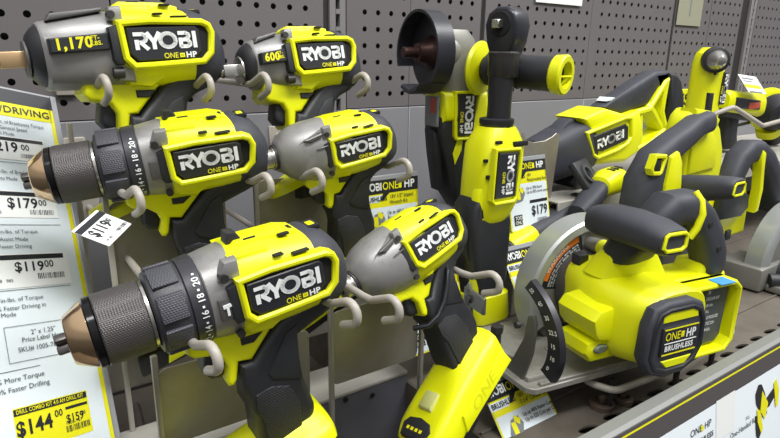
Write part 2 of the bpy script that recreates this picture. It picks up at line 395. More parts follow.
        for tx_ in ('10', '12', '14', '16', '18', '20', '·'):
            a0 = rad(ang); Rr = 33.8
            def fn(X, Y, a0=a0): 
                a = a0 + (X - 3.2) / Rr
                return (-67.2 - Y, -Rr * math.cos(a), Rr * math.sin(a))
            if tx_ != '·':
                g.text(tx_, 4.8, fn, bold=.02)
                def fd(X, Y, a0=a0 + rad(10.5)):
                    a = a0 + X / Rr; return (-69.5 - Y, -Rr * math.cos(a), Rr * math.sin(a))
                g.add([fd(-.8, -.8), fd(.8, -.8), fd(.8, .8), fd(-.8, .8)], [(0, 1, 2, 3)])
            ang += 21
        g.obj('torque_numbers', WHT, nr, angle=0)
        g = G(); g.lathe((-100, 0, 0), (1, 0, 0), [(0, 27), (1, 29.5), (6, 31), (22, 32), (23.5, 31)], 48)
        cl = g.obj('clutch_collar', CLU, root)
        g = G()
        for k in range(8):
            a = k * 2 * PI / 8 + .39
            R_ = Matrix.Rotation(a, 4, 'X')
            b = G(); b.box(-97, -79, -32.4, -29, -9.5, 9.5, .9, 2); g.add(b.v, b.f, R_)
        g.obj('collar_grip_pad', CLUK, cl)
        g = G(); g.lathe((-104, 0, 0), (1, 0, 0), [(0, 22), (.5, 24.5), (3, 24.5), (4, 22)], 40); g.obj('chuck_washer', STEEL, root)
        g = G(); g.lathe((-134, 0, 0), (1, 0, 0), [(0, 24.8), (1, 25.6), (30, 25.8), (31, 24.8)], 48); g.obj('chuck_sleeve', SLV, root)
        g = G(); g.lathe((-140, 0, 0), (1, 0, 0), [(0, 23.8), (1, 25), (5.2, 25.3), (6, 24)], 48); g.obj('chuck_ring', mat('gloss_black_metal', (28, 28, 30), .15, .6), root)
        g = G(); g.lathe((-153.5, 0, 0), (1, 0, 0), [(3, 8), (0, 9), (0, 15.5), (1, 17), (13, 23.8), (14, 23.8)], 48); nz = g.obj('chuck_nose', CHR, root)
        for k in range(3):
            a = k * 2 * PI / 3 + .5
            g = G(); R_ = Matrix.Rotation(a, 4, 'X'); b = G(); b.box(-161, -146, -3, 3, 1.2, 7.5, 1.3, 2); g.add(b.v, b.f, R_); g.obj('chuck_jaw', JAW, root)
    elif kind == 'impact':
        g = G(); g.loft([ringx(x, 0, cz, r, r2, 2.15) for x, cz, r, r2 in ((-101, 4, 13.5, 13.5), (-100, 4, 17, 17), (-97, 4, 20, 20), (-90, 3, 26, 26.5), (-80, 2, 31.5, 32), (-64, 1, 35, 36), (-44, 0, 36.5, 37.5), (-38, 0, 36, 37))])
        g.prism([(-52, 20), (-50, 33), (-40, 34), (-40, 18)], -33, -22, 3, 2)
        g.prism([(-82, 18), (-52, 27), (-52, 30), (-76, 22)], -28, -21, 1.5, 2)
        gc = g.obj('gearcase', GEAR, root)
        each('scoop', GEARD, gc, [lambda g: g.prism([(-74, 24), (-52, 28), (-52, 24), (-66, 20)], -33.5, -28, 1, 1), lambda g: g.prism([(-62, 12), (-48, 14), (-48, 12)], -36.8, -33, .5, 1)])
        each('screw', DKM, gc, [lambda g: g.cyl((-47, -34.5, 25), (-47, -28, 25), 3), lambda g: g.cyl((-47, -33, -22), (-47, -24, -22), 3)])
        g = G(); g.lathe((-104, 0, 4), (1, 0, 0), [(0, 12), (.5, 14.5), (3, 14.8), (4, 14)], 36); g.obj('nose_ring', DKM, root)
        g = G(); g.lathe((-117, 0, 4), (1, 0, 0), [(5, 5), (0, 5.4), (0, 10), (1, 12), (9, 12.4), (10, 11), (11, 11), (12, 13), (15, 13)], 36); co = g.obj('hex_collet', STEEL, root)
        g = G(); g.lathe((-113, 0, 4), (1, 0, 0), [(0, 5.2), (1, 5)], 20); g.obj('collet_bore', DRK, co)
    else:
        big = kind == 'wrench_big'; L0 = -96 if big else -80
        g = G()
        if big: g.loft([ringx(x, 0, cz, r, r2, 2.8) for x, cz, r, r2 in ((-98, -3, 24, 25), (-96, -3, 26, 26.5), (-70, -2, 29, 29), (-44, -1, 31.5, 31.5), (-38, -1, 31, 31))])
        else: g.loft([ringx(x, 0, cz, r, r2, 2.4) for x, cz, r, r2 in ((-81, 0, 22, 23), (-79, 0, 24, 25), (-60, 0, 28, 28.5), (-44, 0, 31, 31), (-38, 0, 31, 31))])
        g.prism([(-50, 20), (-48, 31), (-38, 32), (-38, 18)], -31, -20, 3, 2); g.prism([(-50, -14), (-50, -26), (-36, -28), (-36, -14)], -31, -18, 3, 2)
        gc = g.obj('gearcase', GEAR, root)
        each('scoop', GEARD, gc, [lambda g: g.prism([(-78, 20), (-52, 27.5), (-52, 31), (-74, 26)] if not big else [(-92, 22), (-50, 29), (-50, 32), (-88, 28)], -20, -6, 2, 2)])
        each('screw', DKM, gc, [lambda g: g.cyl((-47, -32, 25), (-47, -26, 25), 3), lambda g: g.cyl((-53, -30, -20), (-45, -30, -20), 4.4)])
        g = G(); px0, px1 = (-95, -53) if big else (-79, -51); g.prism([(px0, -3), (px0, 8), (px1, 11), (px1, -2)], -34.5, -24, 1, 1); bd = g.obj('torque_band', BLK, gc)
        g = G()
        def fn(X, Y): return (px0 + 3 + X, -34.9, -.6 + Y + X * .05)
        g.text('1,170' if big else '600', 8.2 if big else 7.8, fn, bold=.05, sx=.98 if big else .95)
        bx = 29 if big else 17
        def fn2(X, Y): return (px0 + bx + X, -34.9, 4.4 + Y + (X + bx) * .05)
        g.text('FT-', 3.2, fn2, bold=.03)
        def fn3(X, Y): return (px0 + bx + X, -34.9, .3 + Y + (X + bx) * .05)
        g.text('LBS.', 3.2, fn3, bold=.03)
        g.obj('torque_figures', YPR, bd, angle=0)
        g = G()
        rn = 24 if big else 22
        g.loft([ringx(L0 + dx, 0, -3 if big else 0, r, r, 2.3) for dx, r in ((-11, rn * .45), (-9, rn * .72), (-5, rn * .92), (0, rn + 1), (3, rn + 1.2))]); nb = g.obj('nose_boot', BLK, root)
        g = G(); g.lathe((L0 - 13, 0, -4), (1, 0, 0), [(0, 9), (.6, 14), (2, 14.6), (3.6, 12)], 36); g.obj('nose_washer', STEEL if not big else GEARD, root)
        g = G(); a = L0 - 30; g.box(a, a + 20, -6.2, 6.2, -10.2, 2.2, 1.2, 2); g.cyl((a - 4, 0, -4), (a, 0, -4), 4.6); g.obj('square_anvil', BRASS if big else STEEL, root)
        g = G(); g.lathe((a - 5.5, 0, -4), (1, 0, 0), [(0, 4.2), (.6, 5.6), (2.4, 5.6), (3, 4.6)], 24); g.obj('retaining_ring', DKM, root)
    return root

# ------------------------------------------------------------------ structure: pegboard wall
HP = 25.4
def pegboard(name, x0, x1, z0, z1, ox, oz):
    """sheet with real punched holes; ox, oz: one hole centre"""
    g = G(); N = 12; r = 4.2
    i0 = math.ceil((x0 + HP / 2 - ox) / HP); i1 = math.floor((x1 - HP / 2 - ox) / HP)
    j0 = math.ceil((z0 + HP / 2 - oz) / HP); j1 = math.floor((z1 - HP / 2 - oz) / HP)
    xa = ox + i0 * HP - HP / 2; xb = ox + i1 * HP + HP / 2; za = oz + j0 * HP - HP / 2; zb = oz + j1 * HP + HP / 2
    h = HP / 2
    sq = []
    for k in range(N):
        a = 2 * PI * k / N + PI / 4; c, s = math.cos(a), math.sin(a); m = max(abs(c), abs(s)); sq.append((c / m * h, s / m * h))
    for i in range(i0, i1 + 1):
        for j in range(j0, j1 + 1):
            cx, cz = ox + i * HP, oz + j * HP; V = []; F = []
            for k in range(N):
                a = 2 * PI * k / N + PI / 4; V.append((cx + sq[k][0], 0, cz + sq[k][1]))
            for k in range(N):
                a = 2 * PI * k / N + PI / 4; V.append((cx + r * math.cos(a), 0, cz + r * math.sin(a)))
            for k in range(N):
                a = 2 * PI * k / N + PI / 4; V.append((cx + r * math.cos(a), 1.2, cz + r * math.sin(a)))
            for k in range(N):
                k2 = (k + 1) % N; F.append((k, k2, N + k2, N + k)); F.append((N + k, N + k2, 2 * N + k2, 2 * N + k))
            g.add(V, F)
    def q(a, b, c, d):
        if b > a and d > c: g.add([(a, 0, c), (b, 0, c), (b, 0, d), (a, 0, d)], [(0, 1, 2, 3)])
    q(x0, xa, z0, z1); q(xb, x1, z0, z1); q(xa, xb, z0, za); q(xa, xb, zb, z1)
    for (a, b) in ((x0, x0), (x1, x1)): g.add([(a, 0, z0), (a, 8, z0), (a, 8, z1), (a, 0, z1)], [(0, 1, 2, 3)])
    return struct(g.obj(name, PEG, None, angle=0))
ZT = 330
ZP = 62.6
for nm, a, b, ox in (('wall_back', -320, 151, 36.7), ('wall_back', 153, 448, 291.5), ('wall_back', 489, 611.5, 522.2), ('wall_back', 612.5, 770, 621.0), ('wall_back', 781, 1083.5, 916.4),
                     ('wall_back', 1084.5, 1388, 1093.0), ('wall_back', 1398, 1555, 1411.5), ('wall_back', 1557, 1712, 1570.0), ('wall_back', 1795, 2500, 1810.0)):
    pegboard(nm, a, b, -86, ZT, ox, ZP)
g = G(); g.box(-330, 2520, 30, 36, -700, ZT + 10); struct(g.obj('wall_rear', mat('rear_wall_dark', (58, 54, 54), .7, var=.2, vscale=6), None))
# plain metal panels under the pegboard, in bays
for a, b in ((-320, 151), (153, 448), (489, 611.5), (612.5, 770), (781, 1083.5), (1084.5, 1388), (1398, 1555), (1557, 1712), (1795, 2500)):
    g = G(); g.box(a, b, -2.5, 6, -395, -87.5, 1.2, 1); struct(g.obj('wall_lower', PEGP, None))
# slotted uprights
def upright(x0, x1):
    g = G(); xm = (x0 + x1) / 2; w2 = 3.6
    g.box(x0, xm - w2, -3, 26, -420, ZT, 1, 1); g.box(xm + w2, x1, -3, 26, -420, ZT, 1, 1)
    z = -400
    while z < ZT: g.box(xm - w2, xm + w2, -3, 0, z, z + 7); z += 25.4
    o = g.obj('trim_1', mat('upright_grey', (124, 121, 121), .45), None); struct(o); return o
upright(458, 486); upright(1757, 1787)
g = G(); g.box(449, 457.5, 2, 20, -420, ZT); struct(g.obj('trim_2', DKM, None))
g = G(); g.box(1714, 1755, 4, 20, -420, ZT); struct(g.obj('trim_2', DKM, None))
g = G(); g.box(771, 780, 3, 20, -420, ZT); struct(g.obj('trim_2', DKM, None))
g = G(); g.box(1389, 1397, 3, 20, -420, ZT); struct(g.obj('trim_2', DKM, None))

# ------------------------------------------------------------------ shelf deck with oval slots, front rail
def deck():
    """bottom shelf: sheet with real oval slots in the visible strip, dished front"""
    g = G(); z = -400
    nx = 46; x0 = 400; pitch = 44
    # solid part behind the slots
    g.add([(400, -470, z), (2500, -470, z), (2500, 20, z), (400, 20, z)], [(0, 1, 2, 3)])
    N = 12
    for row, (ya, yb) in enumerate(((-548, -509), (-509, -470))):
        cy = (ya + yb) / 2
        for i in range(nx):
            cx = x0 + (i + .5) * pitch; V = []; F = []
            for k in range(N):
                a = 2 * PI * k / N + PI / 4; c, s_ = math.cos(a), math.sin(a); m = max(abs(c), abs(s_)); V.append((cx + c / m * pitch / 2, cy + s_ / m * (yb - ya) / 2, z))
            for k in range(N):
                a = 2 * PI * k / N + PI / 4; V.append((cx + 14 * math.cos(a) - 4 * math.sin(a), cy + 5.5 * math.sin(a), z))
            for k in range(N):
                a = 2 * PI * k / N + PI / 4; V.append((cx + 14 * math.cos(a) - 4 * math.sin(a), cy + 5.5 * math.sin(a), z - 3))
            for k in range(N):
                k2 = (k + 1) % N; F.append((k, k2, N + k2, N + k)); F.append((N + k, N + k2, 2 * N + k2, 2 * N + k))
            g.add(V, F)
    g.box(400, 2500, -548, 20, -420, -418); g.box(-330, 401, -548, 20, -492, -488); g.box(398, 401, -548, 20, -490, -400)
    for y in (-430, -330, -230): g.box(402, 2500, y - 2, y + 2, -400, -397.5, .8, 1)
    return struct(g.obj('floor', DECK, None, angle=30))
deck()

def railprof(name, prof, m, parent):
    g = G(); x0, x1 = 120, 1800
    V = [(x0, y, z) for y, z in prof] + [(x1, y, z) for y, z in prof]; n = len(prof)
    F = [(i, (i + 1) % n, n + (i + 1) % n, n + i) for i in range(n)] + [tuple(range(n)), tuple(range(2 * n - 1, n - 1, -1))]
    g.add(V, F); return g.obj(name, m, parent, angle=30)
rail = railprof('price_rail', [(-550, -331), (-564, -328), (-568, -330), (-590, -470), (-552, -470), (-546, -400)], RAILG, None)
tag(rail, 'long grey shelf edge rail with charcoal band and yellow stripe at lower right', 'shelf rail')
def rf(x, z, off=.6):      # point on the sloped rail face
    t = (-330 - z) / 140.; return (x, -568 - 22 * t - off, z + off * .15)
def rail_quad(g, x0, x1, z0, z1, off):
    g.add([rf(x0, z0, off), rf(x1, z0, off), rf(x1, z1, off), rf(x0, z1, off)], [(0, 1, 2, 3)])
g = G(); rail_quad(g, 121, 1799, -372, -331, .5); band = g.obj('charcoal_band', RAILB, rail, angle=0)
g = G(); rail_quad(g, 437, 1799, -336.6, -334.4, .9); g.obj('yellow_stripe', YPR, rail, angle=0)
g = G(); rail_quad(g, 380, 413, -358, -342, 1.0)
def fnr(x0, z0, off=1.4, sl=0):
    return lambda X, Y: rf(x0 + X, z0 + Y, off)
g2 = G(); g2.text('HP', 17, fnr(384, -342), bold=.05, sx=1.1); g2.obj('rail_lettering', WHT, rail, angle=0)
# printed product strip on the lower half of the rail
def shf(P_): return [(x - 14, z - 4) for x, z in P_]
def strip_print(name, mt, quads=(), texts=(), polys=()):
    g = G()
    for q_ in quads: rail_quad(g, *q_)
    for t_, x, z, sz, b_ in texts: g.text(t_, sz, fnr(x, z, 1.7), bold=b_)
    for P_, off in polys: g.add([rf(x, z, off) for x, z in P_], [tuple(range(len(P_)))])
    return g.obj(name, mt, strip, angle=0)
g = G(); rail_quad(g, 455, 1799, -469, -357, 1.2); strip = g.obj('product_strip', mat('strip_paper', (234, 242, 246), .5), None, angle=0)
tag(strip, 'pale blue product strip with tool pictures along the shelf rail', 'sign')
strip_print('white_card', WHT, quads=[(609, 650, -402, -355, 1.6)])
strip_print('black_lettering', LBL, texts=[('ONE', 557, -378, 8, .0), ('HP', 585, -378, 8, .0), ('BRUSHLESS', 558, -391, 6.2, .03), ('One-Handed Recip Saw', 640, -410, 6.6, .0), ('PCL', 676, -400, 4, 0), ('BT-1234', 656, -421, 4, 0) if False else ('PCL', 656, -421, 0.01, 0),
   ('ONE', 800, -366, 8, 0), ('HP', 828, -366, 8, 0), ('BRUSHLESS', 800, -377, 6, .03)])
strip_print('green_mark', YPR, quads=[(577, 583, -378, -372, 1.7), (818, 825, -366, -360, 1.7)])
SAWPIC_D = [[(712, -372), (719, -362), (727, -364), (736, -378), (742, -396), (735, -404), (724, -398), (714, -384)], [(738, -386), (758, -378), (762, -390), (748, -398), (740, -398)], [(712, -398), (722, -402), (728, -424), (722, -432), (716, -424)], [(717, -428), (720, -428), (713, -458), (711, -458)]]
SAWPIC_Y = [[(728, -372), (744, -392), (736, -410), (724, -396)], [(758, -372), (764, -368), (772, -384), (770, -404), (764, -404)], [(716, -390), (724, -396), (732, -420), (728, -426), (718, -408)]]
strip_print('picture_dark_shapes', DKM, polys=[(shf(p), 1.9) for p in SAWPIC_D] + [([(475, -352), (487, -348.9 - 3), (508, -363), (518, -378), (500, -392), (478, -380)], 1.9)])
strip_print('picture_yellow_shapes', YPR, polys=[(shf(p), 2.2) for p in SAWPIC_Y] + [([(476, -356), (483, -354), (492, -372), (486, -380)], 2.2), ([(500, -366), (508, -366), (516, -376), (512, -382)], 2.2)])

# raised riser shelf further along, carrying the saws at the back
g = G(); g.box(700, 2450, -265, -4, -216, -212, 1, 1); g.box(700, 2450, -268, -264, -236, -212, 1, 1)
tag(g.obj('riser_shelf', RISER, None), 'light grey metal riser shelf under the reciprocating saw', 'shelf')
for x in (660, 1100, 1600):
    pass
# cross beam low behind the drills
g = G(); g.box(60, 399, -300, -235, -389, -384, 1.5, 2); beam = tag(g.obj('cross_beam', RISER, None), 'low grey metal cross beam with two holes behind the drills', 'beam')
g = G(); g.box(60, 399, -299, -296, -489, -389, .5, 1); g.obj('beam_face', BEAMF, beam)
g = G(); 
for x, z in ((308, -394), (346, -401)): g.cyl((x, -300.5, z), (x, -298, z), 3.2, n=14)
g.obj('bolt_hole', DRK, beam)
g = G(); g.box(60, 620, -195, -150, -306, -301, 1.5, 2); g.box(60, 620, -196, -193, -360, -304, 1, 1); b2 = tag(g.obj('cross_beam', PLATE, None), 'upper grey cross beam half hidden behind the front drill grip', 'beam')

# ------------------------------------------------------------------ the six pistol-shaped tools
TILT = {}
pistol('hammer_drill', 'large black and yellow hammer drill in front, hammer symbol on its grey gearcase', 'drill', pose(.1791, -.4197, -.1651, -2.6, -8.6, .3), 'drill')
pistol('drill_driver', 'black and yellow drill with orange tinted chuck, middle row beside the price sign', 'drill', pose(.1801, -.2693, -.0901, -10.1, -7.3, 7.3), 'drill')
pistol('impact_driver', 'grey nosed yellow impact driver hanging upright in the middle row', 'impact driver', pose(.3218, -.2975, -.0885, -7.5, -10.3, 4.5, .86), 'impact')
pistol('impact_driver', 'tilted grey nosed yellow impact driver in front showing its big yellow battery foot', 'impact driver', pose(.3388, -.3958, -.1719, 4.3, -20.8, -18.2, .86), 'impact')
pistol('impact_wrench', 'large impact wrench marked 1,170 hanging at top left', 'impact wrench', pose(.1605, -.197, .002, 4, -3.6, -5, 1.12), 'wrench_big')
pistol('impact_wrench', 'small impact wrench marked 600 hanging in the top row', 'impact wrench', pose(.3221, -.211, -.0095, 1.4, -4, -10, 1.0), 'wrench_small')

# ------------------------------------------------------------------ hooks
def hook(x, y, z, label, flip=1, r=3.4, ln=None):
    """tip at (x,y,z) metres: long rising arm out of the wall, U bend, short return"""
    x, y, z = x * 1000, y * 1000, z * 1000
    t = Vector((.10, -1, .43)).normalized(); dn = Vector((0.12, -.4, -1)).normalized()
    R_ = 9.0; c = Vector((x, y, z)); pts = []
    top = c - dn * R_
    L_ = (0 - (top - t * 0).y) / -t.y
    wall = top - t * ((-top.y) / -(-t.y)) if False else top + t * (top.y / 1) * 0
    s_ = (-3 - top.y) / (-t.y)      # distance back to the wall
    kn = top - t * 26
    pts.append(Vector((kn.x, -3, kn.z))); pts.append(Vector((kn.x, kn.y + 10, kn.z))); pts.append(Vector((kn.x, kn.y + 4, kn.z + .6))); pts.append(kn + t * 3); pts.append(top - t * 4)
    for k in range(0, 9):
        a = -PI / 2 + PI * k / 8
        pts.append(c + t * (R_ * math.cos(a)) + (-dn) * (-R_ * math.sin(a)))
    pts.append(c + dn * R_ - t * 14); pts.append(c + dn * R_ - t * 14.6)
    g = G(); g.tube(pts, r, 14)
    o = g.obj('display_hook', HOOK, None); tag(o, label, 'hook', 'grey display hooks'); 
    b = G(); p = pts[0]; b.box(p.x - 12, p.x + 12, -6, -1.2, p.z - 20, p.z + 14, 1, 1); b.obj('backplate', HOOK, o)
    return o
HK = [(0.1034, -0.475, -0.1946, 'grey hook under the gearcase of the front hammer drill'), (0.2091, -0.475, -0.1889, 'grey hook under the rear end of the front hammer drill'),
      (0.2479, -0.475, -0.1952, 'grey hook under the nose of the tilted front impact driver'), (0.3731, -0.46, -0.2054, 'grey hook sticking out right of the tilted front impact driver'),
      (0.0965, -0.325, -0.1186, 'grey hook under the clutch of the middle row drill'), (0.209, -0.325, -0.1187, 'grey hook under the rear end of the middle row drill'),
      (0.2593, -0.330, -0.1184, 'grey hook under the nose of the middle row impact driver'), (0.3669, -0.325, -0.1189, 'grey hook behind the middle row impact driver, above the small card'),
      (0.0952, -0.245, -0.0333, 'grey hook under the nose of the large top left wrench'), (0.1861, -0.245, -0.0331, 'grey hook under the rear of the large top left wrench'),
      (0.2407, -0.255, -0.0315, 'grey hook under the nose of the small top row wrench'), (0.3586, -0.255, -0.032, 'grey hook under the rear of the small top row wrench')]
for h in HK: hook(*h)

# ------------------------------------------------------------------ posts and plates of the hook display
def rounded(x0, x1, z0, z1, r, n=4):
    P_ = []
    for cx, cz, a0 in ((x1 - r, z1 - r, 0), (x0 + r, z1 - r, 90), (x0 + r, z0 + r, 180), (x1 - r, z0 + r, 270)):
        for k in range(n + 1): a = rad(a0 + 90 * k / n); P_.append((cx + r * math.cos(a), cz + r * math.sin(a)))
    return P_
def plate(x0, x1, y, z0, z1, label):
    g = G(); g.prism(rounded(x0, x1, z0, z1, 7), y, y + 1.6, .5, 1); return tag(g.obj('display_plate', PLATE, None), label, 'plate', 'grey display plates')
plate(94, 236, -352, -337, -261, 'grey rounded metal plate below the front hammer drill')
plate(262, 372, -352, -333, -250, 'grey rounded metal plate below the tilted impact driver')
plate(88, 200, -236, -250, -140, 'grey metal plate behind the middle row drill grip')
plate(236, 350, -236, -262, -134, 'grey metal plate behind the middle row impact driver grip')
def post(x, y, z0, z1, label):
    g = G(); g.box(x - 2.6, x + 2.6, y - 2.6, y + 2.6, z0, z1, 1, 2); return tag(g.obj('display_post', HOOK if y > -300 else PLATE, None), label, 'post', 'grey display posts')
post(91, -354.5, -488, -245, 'grey post left of the front plate under the hammer drill')
post(259, -354.5, -488, -238, 'grey post between the two front plates')
post(375, -354.5, -488, -245, 'grey post behind the battery foot of the tilted impact driver')
post(85.5, -239, -488, -112, 'grey post left of the middle row plate near the hanging tag')
post(233, -239, -488, -100, 'grey post between the two middle row plates')
post(76, -130, -488, -75, 'brown grey post behind the nose of the middle row drill')

# ------------------------------------------------------------------ signs and cards
def card(name, label, M, w_, h_, layers, thick=.8, base=PAPER, group=None, holder=None):
    """front faces local -y, x right, z down from the top-left corner; sizes in mm. layers: (part name, material, quads, texts, polys)"""
    root = empty(name, label, 'sign', M, group)
    g = G(); g.box(0, w_, 0, thick, -h_, 0, .2, 1); face = g.obj('card', base, root, angle=0)
    for i, (nm, mt, quads, texts, polys) in enumerate(layers):
        g = G(); o = -.25 - .18 * i
        for a, b, c, d in quads: g.add([(a, o, -d), (b, o, -d), (b, o, -c), (a, o, -c)], [(0, 1, 2, 3)])
        for t in texts:
            t_, x, z, sz, b_, sx_ = (tuple(t) + (1.,))[:6]; al_ = t[6] if len(t) > 6 else 'LEFT'
            g.text(t_, sz, lambda X, Y, x=x, z=z: (x + X, o - .1, -z + Y), bold=b_, sx=sx_ * .86, align=al_)
        for P_ in polys: g.add([(x, o - .05, -z) for x, z in P_], [tuple(range(len(P_)))])
        g.obj(nm, mt, root, angle=0)
    return root
def bars(x0, x1, z0, z1, n=16, seed=3):
    rnd = random.Random(seed); q = []; x = x0
    while x < x1: wd = rnd.choice((.3, .5, .8)); q.append((x, min(x + wd, x1), z0, z1)); x += wd + rnd.choice((.4, .6, .9))
    return q

# big price sign on the left: right edge u=0 -> local x = 120 + u ; top v=-82 -> local z = v+82
dS = Vector((.86441, .43762, -.24757)); eS = Vector((-.00149, -.49017, -.87162)); nS = Vector((-.50279, .75381, -.42306))
KS = 1.14; O_ = (Vector((.0552, -.22, -.1167)) + dS * (-.120) + eS * (-.082)) * KS + Vector((0, -.82376, 0)) * (1 - KS)
MS = Matrix(((dS.x, nS.x, -eS.x), (dS.y, nS.y, -eS.y), (dS.z, nS.z, -eS.z))).to_4x4(); MS.translation = O_; MS = MS @ Matrix.Scale(KS, 4)
U = lambda u: 120 + u
Vv = lambda v: v + 82
def T(t, u, v, s_, b=0., sx=1., al='LEFT'): return (t, U(u), Vv(v), s_, b, sx, al)
def Q(u0, u1, v0, v1): return (U(u0), U(u1), Vv(v0), Vv(v1))
big = card('price_sign', 'tall price sign with yellow borders at far left listing drill prices', MS, 126, 345, [
    ('yellow_border', YPR, [Q(-120, 0, -69, -56), Q(-1.5, 2.2, -69, 262), Q(-76.3, -15.7, 190, 224)], [], []),
    ('white_labels', WHT, [Q(-74, -11.5, 13.5, 37.2), Q(-80, -10, 68.5, 97), Q(-74, -12, -36.5, -15)], [], []),
    ('black_print', LBL, [Q(-120, 2.2, -82, -69.2), Q(-60, -13.5, -35.5, -32.4), Q(-72, -27.5, 14.3, 18), Q(-76, -14, 69.5, 73.6), Q(-76, -16.5, 190.8, 195.8), Q(-36, -17, 199, 201.2),
                          Q(-90, -25.5, -12.6, -12.2), Q(-90, -11, 43.4, 43.8), Q(-90, -12, 98.4, 98.8), Q(-100, -50, 161.4, 161.8)]
        + [tuple(q) for q in bars(U(-35), U(-22), Vv(-21.5), Vv(-17.5), seed=1)] + bars(U(-36), U(-15), Vv(30), Vv(34.5), seed=2) + bars(U(-39), U(-16), Vv(86), Vv(91), seed=5) + bars(U(-38), U(-17.5), Vv(214), Vv(219), seed=7),
        [T('DRILLING/DRIVING', -2.5, -59.5, 6.4, .02, 1.32, 'RIGHT'), T('$219', -62, -22.5, 9, .03, 1.1), T('00', -34, -25, 5.4, .02, 1.1), T('$179', -54, 28.5, 9, .03, 1.12), T('00', -27.5, 26, 5.4, .02, 1.1),
         T('$119', -57, 83.5, 8, .03, 1.2), T('00', -32, 81, 6, .02, 1.1), T('00', -45.5, 204.5, 5.4, .02, 1.0), T('$144', -76, 211, 11, .04, .98), T('$159', -37, 211.5, 6.4, .02, .95), T('00', -23.5, 208.5, 3, .01), T('1005-767', -38, 213, 2.4, 0, 1.3)], []),
    ('grey_print', mat('sign_text_grey', (62, 70, 78), .6), [Q(-73, -20, 127.5, 127.9), Q(-73, -72.6, 127.5, 156), Q(-73, -20, 155.6, 156)],
        [T('in-lbs. of Breakaway Torque', -10, -48.5, 3.0, .0, 1.1, 'RIGHT'), T('with General Speed', -26, -43, 3.0, .0, 1.1, 'RIGHT'), T('and Impact Mode', -38, -37.8, 3.0, 0, 1.1, 'RIGHT'),
         T('ft-lbs. of Breakaway', -26, -2.2, 3.0, 0, 1.1, 'RIGHT'), T('3 Auto Mode', -42, 4, 3.0, 0, 1.1, 'RIGHT'), T('in-lbs. of Torque', -33, 51, 3.2, 0, 1.2, 'RIGHT'), T('Assist Mode', -42, 57.5, 3.2, 0, 1.2, 'RIGHT'), T('Faster Driving', -40, 63.6, 3.2, 0, 1.2, 'RIGHT'),
         T('in-lbs. of Torque', -38, 107.8, 3.5, 0, 1.2, 'RIGHT'), T('% Faster Driving in', -37, 114.5, 3.5, 0, 1.2, 'RIGHT'), T('Mode', -62, 119.6, 3.5, 0, 1.2, 'RIGHT'),
         T('2" x 1.25"', -53, 135.8, 3.9, 0, 1.1), T('Price Label Here', -61, 141.2, 3.9, 0, 1.1), T('SKU# 1005-767', -65, 148.5, 3.9, 0, 1.1),
         T('50% More Torque', -48, 170, 3.9, 0, 1.2, 'RIGHT'), T('20% Faster Drilling', -45, 177.5, 3.9, 0, 1.2, 'RIGHT'), T('35   985', -72, 34, 2.6, 0, 1.2), T('18   985', -72, 92, 2.6, 0, 1.2)], []),
    ('yellow_print', YPR, [], [T('DRILL COMBO KIT 4.0 AH DRILL KIT', -74.5, 194.6, 3.2, .02, .85)], [])], thick=.7)
g = G(); g.box(122.4, 127.5, -1.2, 1.6, -345, 2, .6, 1); g.obj('holder_edge', CLEAR, big)
g = G(); g.box(-1, 128, 1.0, 2.4, -346, 3, .6, 1); g.obj('backing_board', CLEAR, big)

